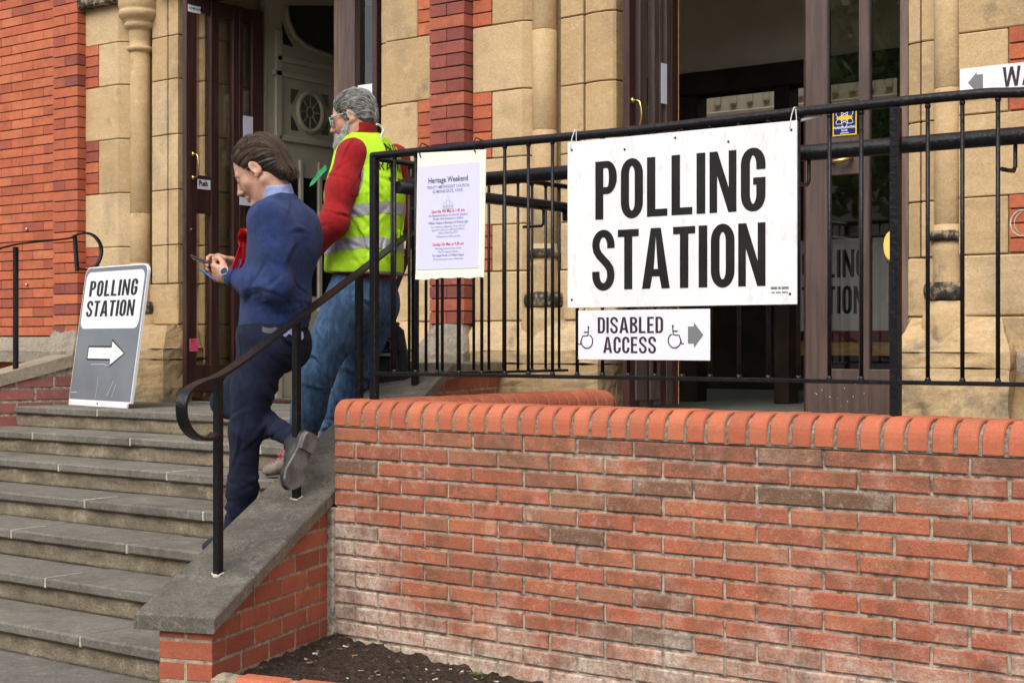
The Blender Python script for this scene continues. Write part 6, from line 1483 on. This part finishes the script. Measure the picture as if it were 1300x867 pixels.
# shoes
def shoe(par, heel, toe, up, mat_u, mat_s, wid=.047, collar=None, name='shoe', heelblock=True, hgt=.060):
    heel, toe = np.array(heel), np.array(toe); d = nz(toe-heel); up = nz(np.array(up)-d*np.dot(up, d)); sd = np.cross(up, d); L = np.linalg.norm(toe-heel)
    S = Sdf(*bbox([heel, toe, heel+up*.1], .08), .0038); q = lambda a, b, c: heel+d*a*L+sd*b+up*c
    S.cap(q(.10, 0, .034), q(.45, 0, .036), .038, .040, .03, n=sd, q=.95); S.cap(q(.45, 0, .034), q(.78, .004, .022), .044, .040, .03, n=up, q=.75); S.cap(q(.78, .004, .022), q(.90, .002, .018), .038, .028, .03, n=up, q=.70)
    S.cap(q(.13, 0, .04), q(.22, 0, hgt+.02), .037, .040, .03); S.keep(q(0, 0, .004), -up); S.keep(q(.2, 0, hgt+.03), nz(up-d*.15))
    o = S.mesh(name, mat_u, par, 1)
    mb = MB(); out = [(-.02, 0), (0, .026), (.10, .034), (.30, .031), (.50, .038), (.72, .046), (.88, .038), (.97, .018), (1.0, 0)]
    ol = [(a, b) for a, b in out]+[(a, -b) for a, b in out[::-1][1:-1]]
    mb.prism([q(a, b*wid/.047, .008) for a, b in ol], -up*.012)
    if heelblock: mb.prism([q(a, b*wid/.047*.97, -.0045) for a, b in ol if a < .36], -up*.014)
    mb.build('sole', mat_s, o); return o, q
shoe(m1, J(309, 694, 6.49), J(262, 703, 6.46)+UP*.012, UP, M['shoe_navy'], M['rubber'])
sh_h, sh_t = J(394, 551, 6.23), J(367.5, 621, 6.165); sup = nz(FW*.62-RT*.72+UP*.12)
shoe(m1, sh_h, sh_t, sup, M['upper_dark'], M['sole_grey'], .056)
# watch
wc = wrL+nz(J(276, 346, 6.46)-wrL)*.012; wd = nz(J(268, 345, 6.47)-wrL); wu = nz(np.cross(wd, UP)); wv2 = np.cross(wd, wu)
wt = ring_band('watch', M['steel'], m1, wc-wd*.010, wu, wv2, .0335, .0285, wd, .020, .004, 24)
tow = nz(-FW*.85+UP*.4-RT*.1); tow = nz(tow-wd*np.dot(tow, wd)); mb = MB(); mb.tube([wc+tow*.028, wc+tow*.040], .020, 18); wtc = mb.build('watch_case', M['steel'], wt)
mb = MB(); mb.tube([wc+tow*.0402, wc+tow*.041], .016, 18); mb.build('watch_face', M['phone'], wt)
# phones and rosette
def phone(name, label, c, a, nrm, mat, L=.145, W=.072, T=.009):
    a = nz(a); nrm = nz(np.array(nrm)-a*np.dot(nrm, a)); b = np.cross(nrm, a); mb = MB(); mb.cbox((-L/2, -W/2, -T/2), (L/2, W/2, T/2), .003, M=lambda q: c+a*q[0]+b*q[1]+nrm*q[2])
    o = mb.build(name, mat); tag(o, label, 'phone')
    mb = MB(); mb.cbox((-L/2+.004, -W/2+.003, T/2), (L/2-.004, W/2-.003, T/2+.0006), .0002, M=lambda q: c+a*q[0]+b*q[1]+nrm*q[2]); mb.build('screen', M['phone'], o)
    mb = MB(); mb.cbox((L/2-.035, W/2-.03, -T/2-.0015), (L/2-.008, W/2-.006, -T/2), .001, M=lambda q: c+a*q[0]+b*q[1]+nrm*q[2]); mb.build('camera_bump', M['phone'], o)
    return o
im = lambda x, y, z=0: RT*x-UP*y+FW*z
phone('mobile_phone', 'black phone held upright in both hands by the man in blue', J(262, 334.5, 6.50), im(-.90, -.42, .05), im(.40, -.88, .15), M['phone'], .140, .070, .009)
phone('mobile_phone', 'bright blue phone held under the black one by the man in blue', J(264, 349, 6.47), im(-.80, -.58, .05), im(.5, -.8, .1), M['phone_blue'], .085, .055, .007)
rc = J(309, 303, 6.40); ro = thing('rosette', 'red satin rosette with ribbon tails pinned to the chest of the man in blue', 'rosette', rc)
mb = MB(); rn_ = nz(f1*.97+l1*.12); ru = nz(np.cross(rn_, UP)); rv = np.cross(ru, rn_)
for lay, (r0, r1, dz) in enumerate(((.016, .042, 0), (.012, .030, .008))):
    n = 56; vs = []
    for i in range(n):
        a = 2*math.pi*i/n; w = .006*(1 if i % 2 else -1); d = ru*math.cos(a)+rv*math.sin(a); vs += [rc+d*r0+rn_*(dz+w*.3), rc+d*(r0+r1)/2+rn_*(dz+w), rc+d*r1+rn_*(dz+w*1.4)]
    mb.add(vs, [[i*3+j, ((i+1) % n)*3+j, ((i+1) % n)*3+j+1, i*3+j+1] for i in range(n) for j in (0, 1)], smooth=False)
mb.tube([rc-rn_*.002, rc+rn_*.016], .020, 18); mb.build('pleats', M['rosette'], ro, recalc=False)
for dx, ln_ in ((-7, 42), (2, 38)):
    mb = MB(); pts = smooth([rc-UP*.01, J(309+dx*.6, 318, 6.385), J(307+dx, 332, 6.38), J(303+dx*1.1, 303+ln_, 6.375)]); mb.sweep(pts, nz(FW*.85+RT*.5), .028, .0012); mb.build('ribbon', M['rosette'], ro)

# ------------------------------------------------------------------ the man in the hi-vis vest
D2 = 7.30
K = lambda x, y, D=D2: at(x, y, D)
f2 = nz(-RT*.80+FW*.60); l2 = np.cross(UP, f2)
pel2, wai2, che2, nkb2 = K(460, 382), K(463, 335), K(466, 250), K(459, 178)
sL2 = K(476, 199)+l2*.165; sR2 = K(468, 199)-l2*.185
eL2, wL2 = K(424, 283, 7.06), K(388, 326, 7.16); eR2, wR2 = K(505, 285, 7.50), K(470, 335, 7.62)
hL2, nL2, aL2 = K(441, 388, 7.20), K(403, 472, 7.15), K(380, 566, 7.26); hR2, nR2, aR2 = K(474, 388, 7.36), K(453, 468, 7.42), K(420, 560, 7.46)
hc2 = K(449, 149, D2); pit = R(13); fk = nz(-RT*math.cos(pit)*.97+FW*.20*math.cos(pit)-UP*math.sin(pit)); uk = nz(UP-fk*np.dot(UP, fk)); lk = np.cross(uk, fk); HK = 1.02
m2 = thing('person', 'grey haired man in yellow hi-vis vest over a red fleece and jeans', 'person', [*(aL2[:2]), ZL-2*RISE])
lo, hi = bbox([pel2, nkb2, sL2, sR2, eL2, wL2, eR2, wR2, nL2, aL2, nR2, aR2, hc2, K(337, 604, 7.3), K(380, 604, 7.45)], .16)
S = Sdf(lo, hi, .0045); head(S, hc2, fk, lk, uk, HK)
S.cap(hc2-fk*.030-uk*.05, nkb2, .058, .062, .03); S.cap(nkb2, che2, .07, .11, .05, n=f2, q=.8); S.cap(che2, pel2, .12, .125, .05, n=f2, q=.8); S.cap(sL2, sR2, .05, .05, .05)
S.chain([sL2, eL2, wL2], [.045, .037, .028], .02); S.chain([sR2, eR2, wR2], [.045, .037, .028], .02); S.chain([hL2, nL2, aL2], [.078, .052, .036], .03); S.chain([hR2, nR2, aR2], [.078, .052, .036], .03)
S.cap(aL2, K(365, 588, 7.30), .030, .022, .02); S.cap(aR2, K(408, 580, 7.44), .030, .022, .02)
hand(S, wL2, nz(wL2-eL2), FW, UP-RT, [(.4, .5, .3)]*4, 1.0); hand(S, wR2, nz(wR2-eR2), -FW, UP, [(.4, .5, .3)]*4, 1.0)
body2 = S.mesh('body', M['skin_b'], m2, 1)
p2h = lambda a, b, d: hc2+HK*(fk*a+lk*b+uk*d); A = np.array([fk, lk, uk])
# short grey hair
S = Sdf(hc2-.16, hc2+.16, .003); S.ell(p2h(-.013, 0, .038), A, np.array([.104, .083, .094])*HK, .02); S.ell(p2h(-.064, 0, -.012), A, np.array([.040, .062, .060])*HK, .03)
for s in (-1, 1): S.cap(p2h(.016, s*.074, .03), p2h(.014, s*.071, -.035), .011, .008, .012)
sl, P = S.blk(S.o, S.o+S.h*S.n); Lc = ((P-hc2)@A.T)/HK; S.D[:] = np.maximum(S.D, (Lc[..., 0]*.84-Lc[..., 2]*.54-.020+.014*np.cos(Lc[..., 1]*42))*.9)
for s in (-1, 1): S.ell(p2h(-.010, s*.088, -.012), A, np.array([.024, .022, .035])*HK, .008, sub=True)
S.keep(p2h(-.07, 0, -.055), -uk+fk*.1); wv3 = waves(8, 30); S.disp(lambda P: .0045*wv3(P)*2); hair2 = S.mesh('hair', M['hair_grey'], m2, 0)
bv = BVHTree.FromPolygons([tuple(v) for v in S.V], [tuple(f) for f in S.F]); rows = []
for i in range(1700):
    th = rnd.uniform(-1.9, 1.9); t0 = rnd.uniform(0, 1); P = []; wob = rnd.uniform(-.0022, .0022)
    for k in range(5):
        t = t0+k*.022; a = R(22+t*160); d = fk*math.cos(a)+uk*(math.sin(a)*math.cos(th)-(.25*(a-R(110)) if a > R(110) else 0))+lk*math.sin(th)*max(.3, math.sin(a)); h_ = bv.ray_cast(Vector(hc2+nz(d)*.3), Vector(-nz(d)))
        if h_[0] is None: break
        P.append(np.array(h_[0])+nz(d)*(.0004+.0013*k)+lk*wob*k)
    if len(P) == 5: rows.append(P)
hair_strands('hair_strands', M['hair_grey'], hair2, rows, .0010)
S = Sdf(hc2-.17, hc2+.17, .003)
for s in (-1, 1): S.cap(p2h(.012, s*.066, -.035), p2h(.052, s*.042, -.105), .014, .024, .02); S.cap(p2h(.030, s*.060, -.060), p2h(.070, s*.034, -.105), .018, .026, .02); S.cap(p2h(.052, s*.042, -.105), p2h(.092, s*.010, -.118), .024, .026, .02); S.cap(p2h(.099, s*.004, -.056), p2h(.084, s*.030, -.078), .0095, .010, .008)
S.cap(p2h(.090, 0, -.100), p2h(.094, 0, -.142), .026, .020, .02); S.disp(lambda P: .004*waves(13, 32)(P)*2); bd = S.mesh('beard', M['beard'], m2, 0)
bv = BVHTree.FromPolygons([tuple(v) for v in S.V], [tuple(f) for f in S.F]); rows = []
for i in range(420):
    v = S.V[rnd.randrange(len(S.V))]; n_ = nz(v-p2h(.04, 0, -.07)); d = nz(-uk+fk*.35+n_*.4+np.array([rnd.gauss(0, .25) for _ in range(3)])); rows.append([v, v+d*.007, v+d*.014+n_*.001])
hair_strands('beard_strands', M['beard'], bd, rows, .0011)
mb = MB()
for s in (-1, 1): mb.tube([p2h(.098, s*.012, .020), p2h(.095, s*.024, .027), p2h(.084, s*.043, .022)], [.0035, .004, .002], 6)
mb.build('eyebrow', M['hair_grey'], body2)
# glasses
gl = MB()
for s in (-1, 1):
    ring = [p2h(.110-.010*(abs(b)/.05), s*b, z) for b, z in ((.010, .014), (.030, .017), (.052, .015), (.057, .0), (.052, -.020), (.030, -.026), (.012, -.020), (.008, -.002), (.010, .014))]; gl.tube(smooth(ring, 3), .0026, 6)
    gl.tube([p2h(.098, s*.057, .010), p2h(.05, s*.078, .012), p2h(-.01, s*.084, .010), p2h(-.035, s*.080, -.012)], .0028, 6)
gl.tube([p2h(.110, -.010, .004), p2h(.114, 0, .007), p2h(.110, .010, .004)], .0026, 6); gg = gl.build('glasses', M['specs'], m2)
mb = MB()
for s in (-1, 1): mb.add([p2h(.107-.010*(abs(b)/.05), s*b, z) for b, z in ((.012, .012), (.030, .015), (.050, .013), (.055, .0), (.050, -.018), (.030, -.024), (.014, -.018))], [list(range(7))])
mb.pieces('lens', M['lens'], gg, recalc=False)
# red fleece
lo, hi = bbox([pel2, nkb2, sL2, sR2, eL2, wL2, eR2, wR2], .16); S = Sdf(lo, hi, .005)
S.cap(nkb2-UP*.01, K(466, 215), .085, .125, .05, n=f2, q=.78); S.cap(K(466, 215), che2, .140, .155, .05, n=f2, q=.80); S.cap(che2, wai2, .155, .150, .05, n=f2, q=.84); S.cap(wai2, pel2+UP*.04, .150, .152, .05, n=f2, q=.88)
S.cap(sL2-l2*.02, sR2+l2*.02, .062, .062, .05)
S.chain([sL2-UP*.01, (sL2+eL2)/2+f2*.004, eL2, wL2], [.068, .068, .062, .050], .05); S.chain([sR2, (sR2+eR2)/2, eR2, wR2], [.078, .074, .066, .050], .04)
nk2 = nz(hc2-fk*.03-uk*.06-nkb2); S.cap(nkb2, nkb2+nk2*.055, .074, .068, .02); S.cap(nkb2+nk2*.02, nkb2+nk2*.2, .060, .056, .006, sub=True)
w2_ = waves(33, 5); S.disp(lambda P: .003*w2_(P)*2); S.disp(fold(.016, 40, UP*.7+RT*.6, FW, ball((sL2+eL2)/2-FW*.05, .12))); S.disp(fold(.014, 48, UP*.5-RT*.8, FW, ball(sL2-UP*.10-FW*.05, .09), seed=2)); S.disp(fold(.014, 48, UP*.9+RT*.2, FW, ball(eL2-FW*.04+UP*.04, .08), seed=5))
S.mesh('fleece', M['red_wool'], m2, 1)
# vest
S = Sdf(lo, hi, .0046)
S.cap(nkb2-UP*.022, K(466, 215), .088, .140, .05, n=f2, q=.80); S.cap(K(465, 212), che2-RT*.012, .165, .186, .05, n=f2, q=.98); S.cap(che2-RT*.012, wai2, .186, .184, .05, n=f2, q=.98); S.cap(wai2, pel2+UP*.02, .180, .176, .05, n=f2, q=.94)
S.cap(sL2-l2*.035, sR2+l2*.035, .068, .068, .04)
S.ell(sL2-UP*.075+l2*.045, np.array([f2, l2, UP]), [.085, .07, .165], .012, sub=True); S.ell(sR2-UP*.075-l2*.045, np.array([f2, l2, UP]), [.085, .07, .165], .012, sub=True)
S.keep(K(460, 348), nz(-UP-RT*.06)); 
sl, P = S.blk(nkb2-.2, nkb2+.2); S.D[sl] = np.maximum(S.D[sl], (P-(nkb2+UP*.018))@nz(UP*.9+f2*.45))
S.cap(nkb2-UP*.02, nkb2+nk2*.2, .078, .072, .006, sub=True)
w3_ = waves(44, 4); S.disp(lambda P: .006*w3_(P)*2)
for i, (c_, r_, dv_) in enumerate(((K(440, 300, 7.13), .11, UP*.8+RT*.6), (K(470, 285, 7.12), .12, RT*.9+UP*.35), (K(500, 300, 7.2), .12, RT*.9-UP*.3), (K(432, 325, 7.12), .09, RT*.8+UP*.6), (K(490, 235, 7.15), .10, UP*.5+RT*.8))): S.disp(fold(.018, 34, dv_, FW+UP*.3, ball(c_, r_), seed=i))
vest = S.mesh('vest', M['hivis'], m2, 1); VV, VF = S.V, S.F; VC = VV[VF].mean(1)
def vest_patch(name, mat, sel, off):
    f_ = VF[sel]; u_, inv = np.unique(f_, return_inverse=True); q = inv.reshape(f_.shape); nr = np.zeros((len(VV), 3)); e1 = VV[VF[:, 2]]-VV[VF[:, 0]]; e2 = VV[VF[:, 3]]-VV[VF[:, 1]]; fn_ = np.cross(e1, e2)
    for i in range(4): np.add.at(nr, VF[:, i], fn_)
    nr /= np.linalg.norm(nr, axis=1)[:, None]+1e-12; X = VV[u_]+nr[u_]*off
    me = bpy.data.meshes.new(name); me.from_pydata(X.tolist(), [], q.tolist()); me.polygons.foreach_set('use_smooth', [True]*len(q)); me.materials.append(mat); me.update(); return link(name, me, vest)
h_of = lambda p: (p-pel2)@UP
hz1 = K(475, 272)[2]; hz2 = K(452, 316)[2]
side_l = (VC-pel2)@f2
t1_ = VC[:, 2]-hz1-.020*np.sin((VC@RT)*9); vest_patch('reflective_band', M['reflective'], np.abs(t1_) < .027, .0022)
t2_ = VC[:, 2]-hz2-.020*np.sin((VC@RT)*9+1); vest_patch('reflective_band', M['reflective'], np.abs(t2_) < .027, .0022)
e_l = np.abs(np.sqrt((((VC-(sL2-UP*.075+l2*.045))@np.array([f2, l2, UP]).T/np.array([.085, .07, .165]))**2).sum(1))-1.06) < .075
vest_patch('edge_binding', M['vest_edge'], e_l | (VC[:, 2] < K(460, 346.2)[2]), .0016)
bv = BVHTree.FromPolygons([tuple(v) for v in VV], [tuple(f) for f in VF])
def vest_text(txt, hgt, width, zc, uc=0):
    mb = MB()
    for loops in word_loops(txt, -width/2, width/2, 0, hgt, gap=.16, t=.125, h=.10):
        v, f_ = fill_loops(loops)
        if not f_: continue
        bm = bmesh.new(); vs = [bm.verts.new((a, b, 0)) for a, b in v]
        for q in f_:
            try: bm.faces.new([vs[i] for i in q])
            except ValueError: pass
        bmesh.ops.triangulate(bm, faces=bm.faces); bmesh.ops.subdivide_edges(bm, edges=[e for e in bm.edges if e.calc_length() > .018], cuts=2, use_grid_fill=False); bmesh.ops.triangulate(bm, faces=bm.faces); bm.verts.ensure_lookup_table()
        X = []; ok = True
        for q in bm.verts:
            o_ = pel2-f2*1.0-l2*(uc+q.co.x)+UP*(zc-pel2[2]+q.co.y); h_ = bv.ray_cast(Vector(o_), Vector(f2))
            if h_[0] is None: ok = False; X.append(o_)
            else: X.append(np.array(h_[0])-f2*.0035)
        if ok: mb.add(X, [[w.index for w in q.verts] for q in bm.faces])
        bm.free()
    return mb
mb = vest_text('NO', .044, .09, K(490, 197)[2], .03); mb.build('lettering', M['print'], vest, recalc=False)
mb = vest_text('FRACKING', .046, .27, K(490, 220)[2], .035); mb.build('lettering', M['print'], vest, recalc=False)
mb = vest_text('WAY', .046, .13, K(495, 241)[2], .04); mb.build('lettering', M['print'], vest, recalc=False)
# jeans
FR2 = np.array([f2, l2, UP])
trousers(m2, M['jeans'], pel2, [[hL2, (hL2+nL2)/2, nL2, (nL2+aL2)/2, aL2-UP*.02], [hR2, (hR2+nR2)/2, nR2, (nR2+aR2)/2, aR2-UP*.03]], [[.118, .100, .080, .076, .070], [.118, .100, .080, .074, .068]], top=(K(460, 340), UP),
    seat=[(pel2+UP*.05, FR2, [.145, .170, .16]), (pel2-f2*.035+l2*.06-UP*.03, FR2, [.092, .10, .12]), (pel2-f2*.035-l2*.06-UP*.03, FR2, [.092, .10, .12])],
    folds=[fold(.011, 52, UP*.8+RT*.5, FW, ball(nL2, .12)), fold(.012, 58, UP, FW, ball(aL2+UP*.07, .11), seed=1), fold(.011, 52, UP*.8+RT*.5, FW, ball(nR2, .13), seed=2), fold(.012, 58, UP, FW, ball(aR2+UP*.08, .12), seed=3), fold(.010, 44, UP*.6+RT*.8, FW, ball(hL2-UP*.12, .12), seed=4)], name='jeans', seed=9, wamp=.007)
# walking shoes
so_, q_ = shoe(m2, K(383, 597, 7.31), K(337, 603, 7.28), UP, M['suede'], M['rubber'], .048, name='shoe', heelblock=False, hgt=.07)
bvs = BVHTree.FromObject(so_, bpy.context.evaluated_depsgraph_get()); mb = MB()
for i in range(5):
    a = .42+.09*i; mb.tube(snap(bvs, smooth([q_(a, -.022, .075-.035*(i/5)), q_(a+.02, 0, .085-.04*(i/5)), q_(a+.04, .022, .075-.035*(i/5))], 3), .002), .0026, 6)
a_ = q_(.34, 0, .095); mb.tube(smooth([a_, a_+nz(-FW-RT*.4)*.03+UP*.012, a_+nz(-FW-RT)*.05-UP*.018, a_-UP*.008], 4), .0026, 6); mb.pieces('lace', M['lace'], so_)
mb = MB()
for i, a in enumerate((.30, .42, .54, .66)):
    for s in (-1, 1):
        t_ = snap(bvs, [q_(a-.035, s*.05, .018), q_(a+.035, s*.05, .018), q_(a, s*.05, .045)], .0012); mb.add(t_, [[0, 1, 2]])
mb.pieces('triangle_patch', M['rubber'], so_, recalc=False)
so2, _ = shoe(m2, K(424, 588, 7.50), K(378, 596, 7.40), UP, M['suede'], M['rubber'], .048, heelblock=False, hgt=.07)
# white elastic at the nape, green ribbon on the chest
mb = MB(); mb.tube(smooth([K(478, 158, 7.20), K(483, 160, 7.22), K(487, 166, 7.22), K(484, 172, 7.20), K(486, 178, 7.2)]), .005, 6); mb.build('neck_cord', M['strap_white'], m2)
gr = MB(); gr.prism([K(413, 209, 7.24), K(415, 215, 7.24), K(406, 225, 7.25), K(398, 234, 7.26), K(393, 237, 7.27), K(394, 232, 7.27), K(403, 220, 7.26)], FW*.003)
tag(gr.build('ribbon', M['green_ribbon']), 'green satin ribbon poking out from the front of the yellow vest', 'ribbon')
# black shoulder bag
bgc = K(490, 452, 7.50); bg_ = thing('shoulder_bag', 'black nylon camera bag hanging behind the jeans beside the railing', 'bag', bgc)
mb = MB(); bx = lambda q: bgc+RT*q[0]*1.12*(1-.28*(q[2]/.18))+FW*q[1]+UP*q[2]
mb.cbox((-.105, -.07, -.18), (.095, .07, .15), .025, M=bx); mb.build('body', M['bag'], bg_)
mb = MB(); mb.cbox((-.085, -.085, .02), (.075, -.068, .16), .008, M=bx); mb.cbox((-.085, -.085, .15), (.075, .07, .166), .006, M=bx); mb.build('flap', M['bag'], bg_)
mb = MB(); mb.cbox((-.005, -.094, .09), (.045, -.084, .15), .003, M=bx); mb.cbox((-.03, -.093, .0), (.04, -.085, .015), .002, M=bx); mb.cbox((-.09, -.075, -.19), (.08, .07, -.175), .004, M=bx); mb.pieces('trim', M['bag_trim'], bg_)
mb = MB(); mb.tube([bgc+RT*.03*math.cos(t)+UP*(.055+.03*math.sin(t))-FW*.10 for t in np.linspace(0, 6.28, 16)], .005, 6); mb.build('buckle', M['phone'], bg_)
mb = MB(); mb.sweep(smooth([bgc+UP*.14+RT*.03, K(500, 375, 7.55), K(514, 335, 7.50), K(519, 305, 7.46), K(512, 285, 7.5)]), nz(FW*.8+RT*.4), .045, .005); mb.sweep(smooth([K(519, 318, 7.44), K(508, 322, 7.36), K(494, 334, 7.28), K(476, 352, 7.24)]), nz(UP*.8+FW*.3), .028, .004); mb.build('strap', M['bag'], bg_)
